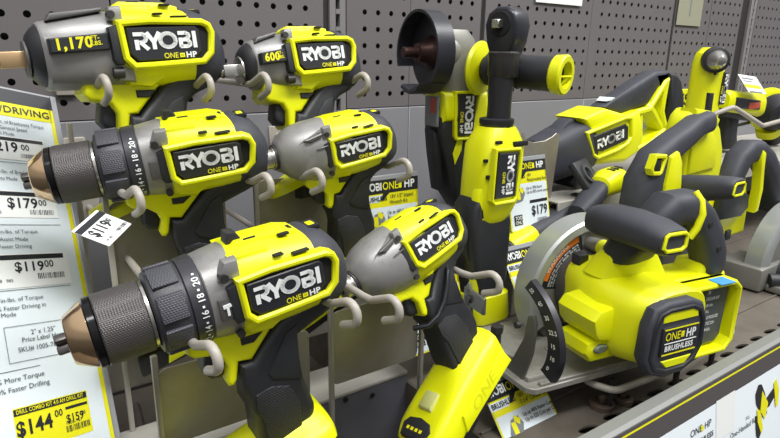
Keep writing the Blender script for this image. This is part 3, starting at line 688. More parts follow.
# hanging price tag by the middle drill
from mathutils import Quaternion
def frame(o, xdir, zdir):
    x = Vector(xdir).normalized(); z = Vector(zdir); z = (z - x * z.dot(x)).normalized(); y = z.cross(x)
    m = Matrix(((x.x, y.x, z.x), (x.y, y.y, z.y), (x.z, y.z, z.z))).to_4x4(); m.translation = Vector(o); return m
TAGS = []
def std_card(label, o, w_, h_, yaw, tilt, roll, lines, price, seed=1, group='small product cards'):
    cy, sy = math.cos(rad(yaw)), math.sin(rad(yaw)); X = Vector((cy, sy, 0)); Yh = Vector((-sy, cy, 0)); Z = Vector((0, 0, 1)) * math.cos(rad(tilt)) + Yh * math.sin(rad(tilt))
    X2 = X * math.cos(rad(roll)) - Z * math.sin(rad(roll)); Z2 = X * math.sin(rad(roll)) + Z * math.cos(rad(roll))
    k = w_ / 90.; u = lambda v: v * k
    lay = [('yellow_border', YPR, [(0, w_, u(12), u(36)), (0, u(2.5), u(12), h_), (w_ - u(2.5), w_, u(12), h_), (0, w_, h_ - u(2), h_)], [], []),
           ('paper_panel', PAPER, [(u(2.5), w_ - u(2.5), u(36), h_ - u(2))], [], [[(0, u(20)), (u(34), u(20)), (u(28), u(29)), (0, u(29))]]),
           ('black_band', LBL, [(0, w_, 0, u(18)), (u(46), w_ - u(3), h_ - u(46), h_ - u(41))] + bars(u(60), w_ - u(6), h_ - u(16), h_ - u(10), seed=seed), [], [[(u(34), u(18)), (u(44), u(18)), (u(34), u(27)), (u(30), u(27))]]),
           ('brand_lettering', WHT, [], [('HP', u(67), u(13.5), u(10), .04, 1.1)], []),
           ('yellow_lettering', YPR, [(u(58), u(63), u(5), u(13.5))], [('ONE', u(33), u(13.5), u(10), .015, .95)], []),
           ('black_print', LBL, [(u(8), u(26), h_ - u(26), h_ - u(10))],
            [('BRUSHLESS', u(2), u(27), u(6), .03, 1.)] + [(t, u(44) if i < 2 else u(40), u(25.5 + 7.5 * i) if i < 2 else u(46 + 6.5 * (i - 2)), u(5) if i < 2 else u(4.6), .01, .95) for i, t in enumerate(lines)] +
            [(price, u(48), h_ - u(22), u(15), .03, .95), ('SKU 1005', u(60), h_ - u(5), u(3.4), 0, 1)], []),
           ('white_print', WHT, [], [('TOOL', u(9.5), h_ - u(18.5), u(5.6), .02, 1.), ('ONLY', u(9.5), h_ - u(11.5), u(5.4), .02, 1.)], []),
           ('picture_grey', GRYP, [], [], [[(u(12), u(58)), (u(20), u(44)), (u(32), u(42)), (u(36), u(52)), (u(30), u(62)), (u(16), u(64))]]),
           ('picture_yellow', YPR, [(u(18), u(25), u(47), u(60))], [], [[(u(26), u(40)), (u(34), u(46)), (u(30), u(52)), (u(24), u(46))]])]
    r = card('product_card', label, frame(Vector(o), X2, Z2), w_, h_, lay, group=None)
    g = G(); g.add([(u(2) + a * u(29), -1.9 - e_, -u(13.5) + b * u(34)) for a, b, e_ in WM[0]], WM[1]); g.obj('brand_lettering', WHT, r, angle=0)
    g = G(); g.box(-1, w_ + 1, -1.2, 2.5, -1, 5.5, .8, 1); g.obj('holder_strip', CLEAR, r)
    return r
std_card('product card with black header below the middle row impact driver', (.386, -.205, -.158), 92, 112, 0, 4, 0, ['18V 1/2" Impact', 'Wrench Kit', 'Up to 600 ft-lbs', 'Brushless motor'], '$199', 2)
std_card('product card leaning behind the tilted impact driver grip', (.386, -.29, -.246), 92, 112, 0, 15, 0, ['18V 1/4" Impact', 'Driver', 'Up to 2200 in-lbs', '4 modes'], '$139', 3)
std_card('white product card standing right of the yellow ratchet tool', (.598, -.25, -.145), 82, 100, 0, 13, 0, ['18V', 'Reciprocating Saw', 'Up to 30% faster', 'Up to 50% more power'], '$179', 4)
std_card('product card with circular saw picture below the battery foot, beside the deck', (.416, -.412, -.357), 88, 120, 0, 42, 0, ['18V', '7-1/4" Circular Saw', 'Up to 40% Faster Cutting', 'Up to 325 Cuts per Charge'], '$199', 5)
std_card('product card under the rear end of the front circular saw', (.985, -.37, -.398), 92, 92, 0, 32, 0, ['18V Jig', 'Saw', 'Up to 30% Faster', 'Tool free'], '$129', 6)
std_card('product card half hidden behind the grey guard of the front circular saw', (.552, -.30, -.255), 88, 80, 0, 32, 0, ['18V 3/8"', 'Ratchet', 'Up to 60 ft-lbs', ''], '$149', 7)

mtag = Matrix.Identity(4)
tl, tr_, bl = Vector((.0454, -.335, -.1346)), Vector((.0665, -.31, -.1273)), Vector((.066, -.352, -.146))
card('hanging_price_tag', 'small white price tag hanging beside the middle row post reading 119', frame(tl, tr_ - tl, tl - bl), 36, 30, [
    ('black_bar', LBL, [(0, 36, 2.5, 8)] + bars(20, 34, 24, 27, seed=9), [('$119', 4, 19, 9.5, .04, .9), ('00', 25, 16, 5, .03, .9), ('18 985', 4, 27, 2.6, 0, 1)], [])], base=WHT)
card('hanging_price_tag', 'yellow striped white tag on the tool at the far right', frame((1.3899, -.17, -.0304), Vector((.0912, 0, -.0071)), Vector((-.0127, .03, .0374))), 86, 48, [
    ('yellow_bar', YPR, [(0, 78, 26, 36)], [], []), ('grey_print', GRYP, [(6, 60, 8, 12), (6, 50, 16, 19), (6, 66, 44, 48)], [], [])], base=WHT)
card('header_card', 'white card on the pegboard at the top edge, right of centre', pose(.907, -.004, .16, 0, 0, 0, 1), 138, 60, [('grey_print', GRYP, [(8, 60, 10, 20)], [], [])], base=WHT)
card('header_card', 'pale card on the pegboard above the reciprocating saw handle', pose(1.40, -.004, .20, 0, 0, 0, 1), 108, 122, [('grey_print', GRYP, [(50, 56, 8, 100)], [], [])], base=mat('beige_card', (150, 148, 128), .6))

# ------------------------------------------------------------------ angle grinder hanging nose up
r = empty('angle_grinder', 'angle grinder with black wheel guard and long yellow ended side handle', 'grinder', pose(.548, -.2, -.09, -7))
g = G()   # guard: half cup, axis x
Rg = 53; cz0 = 92; cx0 = -42; N_ = 26; ringsg = []
for x, rr in ((cx0 - 2, 40), (cx0, Rg), (cx0 - 26, Rg + 1), (cx0 - 26, Rg - 2.5), (cx0 - 2.5, Rg - 2.5), (cx0 - 4, 38)):
    ringsg.append([(x, rr * math.sin(rad(-122 + 244 * k / N_ + 12)) * -1 , cz0 + rr * math.cos(rad(-122 + 244 * k / N_ + 12))) for k in range(N_ + 1)])
V = [p for R_ in ringsg for p in R_]; F = []; n_ = N_ + 1
for i in range(len(ringsg)):
    for j in range(N_):
        a = i * n_ + j; b = ((i + 1) % len(ringsg)) * n_ + j; F.append((a, a + 1, b + 1, b))
for j in (0, N_): F.append(tuple(i * n_ + j for i in range(len(ringsg))))
g.add(V, F); g.lathe((cx0 - 4, 0, cz0), (1, 0, 0), [(0, 20), (0, 50), (4, 51), (4, 20)], 40)
g.prism([(-46, 33), (-40, 46), (-30, 42), (-32, 30), (-56, 26), (-70, 31), (-66, 35)], cx0 - 26, cx0, 1, 1, axis='x') if False else None
gd = g.obj('wheel_guard', mat('guard_black', (40, 41, 47), .38), r)
g = G(); g.prism([(-40, 54), (-30, 44), (-14, 40), (0, 42), (10, 48), (6, 52), (-14, 46), (-30, 52)], cx0 - 44, cx0 - 4, 1, 1, axis='x'); g.obj('guard_lip', RUB, gd)
g = G(); g.lathe((cx0 - 46, 0, cz0), (1, 0, 0), [(0, 6), (1, 7), (20, 7), (21, 12), (32, 14), (46, 26), (50, 30)], 30); g.obj('spindle', mat('spindle_brown_steel', (78, 56, 52), .4, .7), r)
g = G(); g.loft([ringz(z, cx, 0, rx, ry, 2.6) for z, cx, rx, ry in ((38, 0, 30, 28), (60, -4, 29, 27), (90, -8, 30, 27), (110, -10, 26, 24), (122, -12, 18, 18))]); g.lathe((-44, 0, cz0), (1, 0, 0), [(0, 26), (20, 28), (44, 24), (54, 14)], 32)
g.obj('gear_head', ALU, r)
bt = [(-46, 48), (34, 52), (42, 26), (36, -22), (0, -24), (-10, 8), (-24, 12), (-40, 8)]
g = G(); g.prism([(-40, 42), (34, 42), (37, 20), (28, -24), (-6, -24), (-14, 4), (-38, 2)], -27, 27, 8, 3); bd = g.obj('motor_body', YELC, r)
g = G(); g.prism([(-40, 10), (-16, 8), (-4, -22), (28, -22), (32, -60), (24, -112), (0, -122), (-16, -100), (-24, -60), (-40, -10)], -24, 24, 8, 3); g.obj('grip', BLK, r)
g = G(); g.prism([(-22, 0), (-12, 4), (-4, -14), (-6, -36), (-16, -56), (-20, -40), (-14, -22)], -25.5, -22, 1, 1); g.obj('yellow_accent', YELC, r)
g = G(); g.prism([(-46, -8), (-36, -12), (-30, -30), (-24, -92), (-32, -94), (-42, -40)], -12, 12, 3, 2); g.obj('paddle_switch', BLK, r)
g = G(); g.box(-44, -40, -18, 14, -4, 36, 1); wl_ = g.obj('warning_label', GRYP, bd)
g = G(); g.box(-45, -43.8, -14, -2, 14, 34); g.obj('red_mark', REDP, wl_)
g = G(); frame_prism(g, [(-24, 44), (16, 44), (18, 38), (12, -18), (6, -22), (-18, -22), (-22, -16)], 4, -20, -30, 1.2); g.obj('label_frame', YELC, r)
g = G(); g.prism([(-18, 40), (12, 40), (8, -16), (-15, -16)], -29.5, -26, .8, 1); lp_ = g.obj('logo_plate', LBL, r)
def vlogo(parent, xc, ztop, wid, hi, y, xs=1):
    g = G(); k = hi * 3.4
    g.add([(xc - hi / 2 + b * k, y - e_, ztop - a * wid) for a, b, e_ in WM[0]], WM[1]); g.obj('white_lettering', WHT, parent, angle=0)
    g = G(); g.text('ONE', wid * .1, lambda X, Y: (xc - hi / 2 - wid * .15 + Y, y, ztop - wid * .40 - X), bold=.02); g.obj('yellow_lettering', YPR, parent, angle=0)
    g = G(); g.text('HP', wid * .1, lambda X, Y: (xc - hi / 2 - wid * .15 + Y, y, ztop - wid * .76 - X), bold=.04, sx=1.2); g.obj('grey_lettering', WHT, parent, angle=0)
vlogo(lp_, 0, 37, 50, 13, -29.8)
HD = Vector((.40, -.93, -.04)).normalized(); H0 = Vector((2, -22, 74))
g = G(); g.lathe(H0, HD, [(0, 8), (8, 9), (28, 18), (30, 21), (60, 20), (100, 21), (126, 21)], 40)
hd = g.obj('side_handle', BLK, r)
g = G(); g.lathe(H0 + HD * 12, HD, [(0, 20), (1, 33), (4, 35), (8, 33), (12, 18)], 40); g.obj('yellow_flange', YELC, hd)
g = G(); g.lathe(H0 + HD * 120, HD, [(0, 21), (2, 23), (14, 24), (16, 22), (16, 16), (4, 15), (4, 1)], 40); g.obj('yellow_end_ring', YELC, hd)
g = G(); g.tube([H0 + HD * 132 + Vector((0, 0, -2)) - Vector((15, 0, 0)), H0 + HD * 132 + Vector((15, 3, -2))], 1.4, 8); g.obj('end_web', YELC, hd)
for k in range(2):
    g = G(); g.lathe(H0 + HD * (52 + 20 * k), HD, [(0, 20), (.5, 21.6), (2, 21.6), (2.5, 20)], 36); g.obj('handle_ring', RUB, hd)

# ------------------------------------------------------------------ right angle ratchet standing head up
r = empty('power_ratchet', 'tall yellow ratchet tool with long black neck and round square-drive head', 'ratchet', pose(.535, -.3, -.15, 0, 0, 0))
g = G(); g.prism([(-16, 152), (12, 152), (18, 165), (21, 185), (17, 198), (6, 206), (-8, 206), (-20, 198), (-24, 185), (-21, 165)], -15, 17, 4, 3)
hd = g.obj('ratchet_head', mat('ratchet_black', (46, 47, 54), .3, .3), r, angle=50)
hd.matrix_local = Matrix.Translation((0, 0, 0)) @ Matrix.Rotation(rad(-78), 4, 'Z')
g = G(); g.lathe((-2, -16.2, 186), (0, 1, 0), [(0, 8), (0, 14), (2, 15.5)], 28); g.obj('drive_socket', DRK, hd)
g = G(); g.box(-7, 3, -26, -14, 181, 191, 1, 1); g.obj('square_drive', STEEL, hd)
g = G(); g.lathe((-4, 0, 125), (0, 0, 1), [(0, 17), (2, 18.5), (20, 18.5), (28, 19.5), (30, 17)], 32); g.obj('neck_ring', mat('ratchet_collar', (66, 64, 64), .35, .5), r)
g = G(); g.lathe((-6, 0, 72), (0, 0, 1), [(0, 15), (20, 14.5), (55, 15.5)], 32); g.obj('neck', mat('ratchet_neck', (52, 51, 54), .35, .4), r)
g = G(); g.lathe((-9, 0, 58), (0, 0, 1), [(0, 20), (10, 20.5), (12, 21.5), (17, 21.5), (18, 18)], 32); g.obj('lock_collar', BLK, r)
g = G(); g.loft([ringz(z, cx, 0, rx, ry, 3.2) for z, cx, rx, ry in ((66, -9, 22, 20), (60, -9, 25, 24), (44, -10, 34, 30), (0, -12, 35, 31), (-26, -14, 34, 30), (-44, -18, 28, 26), (-52, -20, 24, 22))])
bd = g.obj('motor_body', YELC, r)
g = G(); g.prism([(-50, -12), (-44, -4), (-38, -8), (-36, -60), (-34, -150), (-46, -150), (-50, -60)], -20, -4, 4, 2); g.obj('yellow_flank', YELC, bd)
g = G(); g.prism([(-40, -44), (8, -46), (10, -70), (10, -130), (2, -156), (-42, -152), (-50, -110), (-58, -76), (-56, -30), (-48, -20), (-42, -30)], -22, 22, 8, 3)
g.obj('grip', BLK, r)
g = G(); g.prism([(-56, -30), (-48, -24), (-46, -60), (-50, -110), (-62, -80)], -12, 12, 3, 2); g.obj('paddle_switch', BLK, r)
g = G(); g.loft([ringz(z, -12, 4, rx, ry, 4) for z, rx, ry in ((-148, 22, 19), (-154, 32, 26), (-186, 34, 30), (-190, 33, 29))]); g.obj('battery_foot', YELC, r)
g = G(); g.prism([(-33, 38), (0, 37), (-1, -18), (-36, -18)], -33, -29, 1, 1)
lp_ = g.obj('logo_plate', LBL, r); vlogo(lp_, -13, 34, 48, 12, -33.4)
g = G(); frame_prism(g, [(-40, 44), (3, 43), (6, 36), (4, -20), (-2, -26), (-36, -26), (-42, -20)], 4, -26, -34, 1.2); g.obj('label_frame', YELC, r)
each('vent_slot', DRK, bd, [lambda g: g.box(-8, 16, -32, -28, 44, 50, 1), lambda g: g.cyl((-32, -31.5, 28), (-32, -28, 28), 3), lambda g: g.box(-46, -40, -22, -18, 26, 30, .6), lambda g: g.box(-44, -34, -27, -22, 6, 11, .8), lambda g: g.box(-44, -34, -20.6, -16, -44, -32, .8), lambda g: g.box(-34, -24, -28, -24, 48, 52, 1)])

# ------------------------------------------------------------------ reciprocating saw on the riser
r = empty('reciprocating_saw', 'yellow reciprocating saw with black nose and closed black rear handle on riser', 'saw', pose(.905, -.2, -.124, 0, -16, 0))
g = G(); g.loft([ringx(x, 0, cz, ry, rz, 3.4) for x, cz, ry, rz in ((-196, 16, 26, 30), (-190, 15, 30, 36), (-150, 12, 34, 40), (-112, 10, 36, 44), (-98, 9, 37, 45), (-80, 6, 35, 40))]); g.prism([(-160, 44), (-120, 60), (-96, 60), (-96, 46), (-150, 38)], -14, 14, 4, 2)
nb = g.obj('nose_boot', RUB, r)
g = G(); g.prism([(-140, -36), (-134, -30), (-96, -30), (-90, -44), (-96, -54), (-132, -50)], -30, 30, 5, 2); g.obj('boot_lower_rib', BLK, nb)
g = G(); g.prism([(-106, 62), (-48, 60), (8, 30), (44, 26), (52, -20), (30, -50), (-5, -53), (-45, -40), (-104, -22), (-104, 20), (-92, 40)], -33, 33, 10, 3)
bd = g.obj('motor_body', YELC, r)
g = G(); frame_prism(g, [(36, 26), (88, 18), (136, 50), (152, 52), (140, 20), (132, -4), (144, -46), (86, -58), (24, -52)], 11, 14, -22, 3); g.prism([(60, 16), (72, 18), (66, -52), (50, -52)], -19, 12, 3, 1); g.prism([(84, 20), (98, 24), (120, -10), (140, -44), (126, -46), (106, -12)], -19, 12, 3, 1); g.obj('handle_frame', YELC, r)
g = G(); g.prism([(-35, 56), (48, 66), (118, 72), (158, 62), (184, 40), (188, 0), (184, -30), (166, -46), (150, -44), (146, -8), (154, 30), (156, 48), (140, 50), (90, 20), (8, 28)], -17, 17, 8, 3); g.obj('rear_handle', RUB, r)
g = G(); g.prism([(150, 60), (172, 52), (186, 36), (194, 0), (190, -42), (160, -64), (138, -52), (146, -4)], -24, 20, 8, 3); g.obj('grip_pad', BLK, r)
g = G(); g.prism([(-20, 61), (10, 52), (16, 55), (-10, 65)], -12, 10, 1, 1); g.obj('top_label', PAPER, r)
logo_plate(r, [(-90, 27), (-6, 19), (0, 12), (-2, -10), (-72, -6), (-88, 0)], -37, -84, 3, 70, 15, rot=-4, sec=False)
g = G(); frame_prism(g, [(-108, 40), (-4, 32), (14, 26), (12, -12), (-2, -20), (-30, -22), (-84, -16), (-96, -6)], 6, -28, -38, 2); g.obj('label_frame', YELC, r)
g = G(); g.box(-200, -120, -3, 3, 14, 26, 1); g.obj('blade_clamp', DKM, r)
g = G(); g.prism([(728, -246), (800, -268) if False else (786, -232), (800, -262), (742, -268)], -212, -200, 3, 2, axis='z')
g = G(); g.box(-32, 32, -6, 6, -26, 26, 4, 2); sb = g.obj('blade_shoe', BLK, None); sb.matrix_world = pose(.765, -.262, -.178, 20, 0, -38); tag(sb, 'black square plate with round boss leaning on the grey riser', 'saw part')
g = G(); g.lathe((-8, -5, 0), (0, -1, 0), [(0, 17), (5, 16), (5, 11), (1, 10)], 24); g.obj('round_boss', RUB, sb)
g = G(); g.prism([(644, -395), (644, -214), (637, -108), (640, -104), (650, -118), (663, -122), (689, -121), (705, -116), (713, -111), (720, -114), (721, -130), (713, -224), (711, -395)], -241, -239, .6, 1)
tag(g.obj('divider_plate', PLATE, None), 'grey divider plate with wavy top edge between ratchet and reciprocating saw', 'plate')

# ------------------------------------------------------------------ circular saw
def circular_saw(label, M, front_grip=True):
    r = empty('circular_saw', label, 'circular saw', M)
    g = G(); g.prism([(-14, 8), (-6, 0), (262, 0), (266, 4), (266, 146), (262, 150), (-18, 150), (-24, 142)], -4, 3.4, 1, 1, axis='z')
    g.box(2, 264, 1.5, 8, 0, 7, 1, 1); g.box(60, 262, 62, 70, 3, 6, 1, 1); g.box(70, 262, 30, 36, 3, 5, 1, 1)
    sh_ = g.obj('shoe', SHOE, r)
    g = G(); g.box(-6, 22, 14, 46, 2, 9, 2, 2); g.box(-4, 14, 56, 84, 2, 10, 2, 2); g.obj('guide_clamp', SHOE, sh_)
    g = G(); g.cyl((6, 92, 4), (6, 92, 26), 5.5, n=16); g.cyl((6, 92, 26), (6, 92, 34), 8, n=6); g.obj('clamp_screw', DKM, sh_)
    # upper guard, axis y
    cx, cz, R_ = 136, 64, 90
    g = G(); arc = [(cx + R_ * math.cos(rad(a)), cz + R_ * math.sin(rad(a))) for a in range(-30, 211, 6)]
    g.prism(arc, 88, 116, 5, 2); ug = g.obj('upper_guard', ALU, r)
    g = G(); N_ = 40
    V = []; F = []
    prof = [(88, 118), (92, 114), (92, 84), (89, 81), (80, 81), (77.5, 83), (77.5, 88), (78, 89)]
    for k in range(N_ + 1):
        a = rad(-28 + 236 * k / N_)
        for rr, y in prof: V.append((cx + rr * math.cos(a), y, cz + rr * math.sin(a)))
    m_ = len(prof)
    for k in range(N_):
        for j in range(m_ - 1): F.append((k * m_ + j, k * m_ + j + 1, (k + 1) * m_ + j + 1, (k + 1) * m_ + j))
    g.add(V, F); g.obj('guard_rim', ALUL, ug)
    # warning sticker on the near face between rim and gearbox
    def sector(r0, r1, a0, a1, y, mt, nm, par, n=14):
        g = G(); V = [(cx + r0 * math.cos(rad(a0 + (a1 - a0) * k / n)), y, cz + r0 * math.sin(rad(a0 + (a1 - a0) * k / n))) for k in range(n + 1)] + [(cx + r1 * math.cos(rad(a0 + (a1 - a0) * k / n)), y, cz + r1 * math.sin(rad(a0 + (a1 - a0) * k / n))) for k in range(n + 1)]
        g.add(V, [(k, k + 1, n + 2 + k, n + 1 + k) for k in range(n)]); return g.obj(nm, mt, par, angle=0)
    st = sector(46, 77, 104, 172, 87.4, LBL, 'warning_sticker', ug)
    sector(67, 77, 108, 164, 87.1, ORG, 'orange_band', st); sector(50, 52.5, 118, 170, 87.0, mat('sticker_yellow', (225, 190, 40), .5), 'yellow_line', st)
    g = G()
    for row, rr in enumerate((63, 59.5, 56, 47)):
        txt = 'WARNING READ OPERATOR MANUAL BEFORE USING EYE PROTECTION'[row * 3:row * 3 + 34]; sp = 60. / 34
        for i_, ch in enumerate(txt):
            a = rad(170 - i_ * sp)
            g.text(ch, 2.3, lambda X, Y, a=a, rr=rr: (cx + (rr + Y) * math.cos(a) + X * math.sin(a), 86.8, cz + (rr + Y) * math.sin(a) - X * math.cos(a)), bold=.02, res=1)
    g.obj('sticker_lettering', WHT, st, angle=0)
    g = G(); g.text('WARNING', 6, lambda X, Y: (cx + (69.5 + Y) * math.cos(rad(156) - X / 71), 86.8, cz + (69.5 + Y) * math.sin(rad(156) - X / 71)), bold=.03); g.obj('warning_word', WHT, st, angle=0)
    # lower guard below the shoe and the blade
    g = G(); g.prism([(cx + 82 * math.cos(rad(a)), cz + 82 * math.sin(rad(a))) for a in range(200, 341, 6)], 92, 110, 4, 2); g.obj('lower_guard', GEARD, r)
    # gearbox and motor
    g = G(); g.loft([ringy(y, 126, 76, rx, rz, 2.4) for y, rx, rz in ((90, 40, 40), (84, 44, 42), (66, 44, 42), (58, 42, 40))]); g.obj('gearbox', GEARD, r)
    g = G(); g.loft([ringy(y, cx_, cz_, rx, rz, 3.6) for y, cx_, cz_, rx, rz in ((72, 122, 80, 38, 36), (58, 120, 80, 42, 40), (20, 116, 76, 47, 43), (2, 115, 73, 49, 44), (-20, 119, 72, 48, 44), (-48, 128, 72, 44, 42), (-51, 128, 72, 42, 40))])
    g.prism([(56, 56), (50, 64), (46, 80), (54, 90), (94, 95), (108, 66), (104, 46)], -20, 40, 5, 2)
    bd = g.obj('motor_housing', YELC, r)
    g = G(); g.prism([(54, 28), (44, 40), (46, 52), (86, 58), (100, 44), (98, 28)], -14, 34, 6, 2); lb = g.obj('lamp_pod', YELC, bd)
    g = G(); g.loft([ringy(y, 64, 44, rx, rz, 2) for y, rx, rz in ((-17, 7, 3.5), (-15, 10, 5.5), (-8, 10, 5.5))]); g.obj('lamp_lens', mat('lamp_lens_grey', (120, 128, 110), .1, .3), lb)
    CS = Matrix.Translation((.0225, 0, .0005)) @ Matrix.Diagonal((.9, 1, .9, 1))
    g = G(); oc = [(68, 120), (60, 100), (58, 58), (70, 36), (92, 28), (124, 28), (144, 38), (155, 60), (154, 98), (144, 118), (126, 126), (86, 126)]
    oc = [(107 + (x - 107) * 1.0, 74 + (z - 77) * .96) for x, z in oc]
    g.prism(oc, -62, -46, 5, 3); cap = g.obj('motor_cap', RUB, r); cap.matrix_local = CS
    g = G(); frame_prism(g, inset(oc, 6), 6, -58, -64, 1.5); g.obj('cap_frame', BLK, cap)
    each('yellow_vent', YELC, cap, [lambda g: g.prism([(80, 106), (88, 113), (124, 113), (134, 106), (136, 98), (80, 98)], -63, -59, 1, 1), lambda g: g.prism([(84, 50), (134, 50), (124, 40), (94, 40)], -63, -59, 1, 1)])
    g = G(); g.box(79, 137, -64.6, -58, 57, 93, 1.5, 2); pl_ = g.obj('cap_label', LBL, cap)
    each('yellow_line', YPR, pl_, [lambda g: g.box(81, 135, -65, -64.2, 90, 91.4), lambda g: g.box(81, 135, -65, -64.2, 58.6, 60)])
    g = G(); g.text('ONE', 10, lambda X, Y: (83 + X, -65, 77 + Y), bold=.015, sx=.8); g.box(108, 113, -65, -64.5, 78, 85); g.obj('yellow_lettering', YPR, pl_, angle=0)
    g = G(); g.text('HP', 10, lambda X, Y: (116 + X, -65, 77 + Y), bold=.05, sx=.85); g.text('BRUSHLESS', 6.6, lambda X, Y: (84 + X, -65, 64 + Y), bold=.05, sx=.92); g.box(83, 134, -65, -64.6, 72.6, 73.6); g.obj('white_lettering', WHT, pl_, angle=0)
    # column and front grip
    g = G(); g.sweep([(110, 110, 34, 24, 24), (112, 130, 28, 22, 18), (112, 148, 24, 20, 8), (110, 162, 20, 18, 0)], 3); g.obj('front_column', YELC, r)
    g = G(); g.sweep([(112, 136, 26, 24, 12), (110, 150, 25, 24, 4), (106, 160, 20, 22, 0), (104, 168, 16, 20, 0)], 3.4); g.obj('column_boot', BLK, r)
    g = G(); g.loft([ringy(y, cx_, cz_, rx, rz, 2.8) for y, cx_, cz_, rx, rz in ((50, 100, 170, 14, 10), (46, 100, 171, 20, 15), (32, 101, 172, 24, 18), (0, 103, 173, 25, 18.5), (-30, 105, 172, 24, 17), (-48, 106, 170, 22, 14.5), (-52, 106, 170, 20, 12.5))])
    fg = g.obj('front_grip', RUB, r)
    g = G(); frame_prism(g, [(88, 165), (90, 178), (95, 181), (118, 181), (123, 177), (122, 164), (116, 160), (94, 160)], 3.6, -46, -54.5, 1); g.obj('yellow_end_cap', YELC, fg)
    # rear handle
    g = G(); g.sweep([(150, 146, 14, 17, 24), (160, 164, 18, 20, 22), (178, 180, 21, 22, 20), (200, 182, 20, 22, 17), (218, 168, 19, 20, 14), (231, 150, 19, 20, 12), (243, 124, 18, 19, 10), (247, 108, 16, 18, 10), (247, 100, 15, 16, 10)], 3)
    rh = g.obj('rear_handle', RUB, r)
    g = G(); g.tube([(192, -2, 150), (198, -5, 162), (202, -6, 178), (202, -2, 192), (200, 6, 201)], 4.2, 10); g.obj('yellow_strip', YELC, rh)
    g = G(); g.prism([(176, 152), (192, 160), (204, 138), (196, 126)], 6, 22, 3, 2); g.obj('trigger', BLK, rh)
    each('screw', DKM, rh, [lambda g: g.cyl((218, -7.5, 164), (218, 0, 164), 3, n=14), lambda g: g.cyl((236, -10.5, 134), (236, 0, 134), 3, n=14)])
    g = G(); g.box(150, 266, -4, 44, 88, 101, 5, 3); g.prism([(130, 60), (130, 138), (146, 142), (172, 104), (222, 98), (228, 112), (262, 112), (266, 96), (266, 60)], 0, 40, 5, 2); g.obj('rear_bridge', YELC, r)
    # battery bay: hollow open box towards the viewer
    g = G(); bay = [(158, 12), (158, 84), (170, 98), (256, 98), (268, 88), (268, 20), (256, 6), (168, 6)]
    frame_prism(g, bay, 6, 40, -26, 2); g.prism(bay, -10, 40, 2, 1); by_ = g.obj('battery_bay', YELC, r)
    g = G(); g.prism([(208, 16), (222, 90), (254, 90), (259, 84), (256, 24), (248, 16)], -15, -8, 1, 1); dl = g.obj('rating_label', mat('label_slate', (70, 74, 78), .4), by_)
    g = G()
    for i_, t_ in enumerate(('18V', 'CIRCULAR SAW', '5100 r/min', '7-1/4 in.', 'DOUBLE INSULATED', 'EYE PROTECTION', 'READ MANUAL', 'MADE IN')):
        g.text(t_, 4.2, lambda X, Y, i_=i_: (222 - i_ * 1.2 + X, -15.4, 81 - i_ * 8 + Y), bold=.01, sx=.52)
    g.obj('rating_lettering', WHT, dl, angle=0)
    g = G(); g.box(222, 246, -30, -12, 97.8, 99); g.obj('blue_sticker', BLU, by_)
    g = G(); g.box(166, 176, -11, -7, 52, 66, 1); g.obj('bay_slot', DRK, by_)
    # lock button
    g = G(); g.box(84, 98, 50, 66, 112, 126, 3, 2); g.obj('depth_button', BLK, r)
    g = G(); g.tube([(134, 96, 122), (126, 60, 128)], 9, 14); g.obj('dust_port', ALU, r); g = G(); g.tube([(126, 60, 128), (120, 34, 128)], 9.6, 14); g.obj('dust_port_cap', YELC, r)
    # bevel quadrant, plane x=0
    g = G(); V = []; F = []; N_ = 22; yc, zc = 76, 52
    prof = [(-3, 84), (-3, 103), (3, 105), (3, 84)]
    for k in range(N_ + 1):
        a = rad(205 - (205 - 118) * k / N_)
        for x, rr in prof: V.append((x, yc + rr * math.cos(a), zc + rr * math.sin(a) * .72))
    for k in range(N_):
        for j in range(4): F.append((k * 4 + j, k * 4 + (j + 1) % 4, (k + 1) * 4 + (j + 1) % 4, (k + 1) * 4 + j))
    F += [(3, 2, 1, 0), tuple(N_ * 4 + j for j in range(4))]
    g.add(V, F); g.prism([(2, 2), (20, 2), (60, 40), (76, 110), (60, 118), (44, 60), (16, 24)], -3, 1, 1, 1, axis='x') if False else None
    qd = g.obj('bevel_quadrant', mat('quadrant_black', (34, 34, 40), .35), r)
    g = G()
    for i_, t_ in enumerate(('0', '10', '15', '22.5', '30', '45', '50')):
        a = rad(196 - i_ * 12)
        g.text(t_, 6.4, lambda X, Y, a=a: (-3.5, yc + (89 + X) * math.cos(a) + (Y - 3) * math.sin(a), zc + ((88 + X) * math.sin(a) - (Y - 3) * math.cos(a)) * .72), bold=.03, sx=.8)
    g.obj('quadrant_numbers', WHT, qd, angle=0)
    g = G(); g.prism([(22, 2), (146, 2), (148, 62), (140, 74), (132, 62), (128, 22), (60, 16), (42, 20), (26, 52), (22, 80), (12, 84), (8, 74), (10, 40)], -8, -3.6, 1, 1, axis='x'); g.box(-22, -3, 120, 150, 2, 8, 1, 1); g.box(-8, -3, 104, 148, 44, 66, 1, 1); g.obj('quadrant_bracket', GEARD, r)
    each('bracket_bolt', DKM, r, [lambda g: g.cyl((-12, 134, 54), (-6, 134, 54), 5, n=12), lambda g: g.cyl((-12, 136, 14), (-6, 136, 14), 5, n=12), lambda g: g.cyl((-10, 38, 62), (-5, 38, 62), 4, n=12)])
    return r
circular_saw('front circular saw with grey guard, orange warning sticker and black motor cap', pose(.452, -.465, -.345, -10, 0, 0))

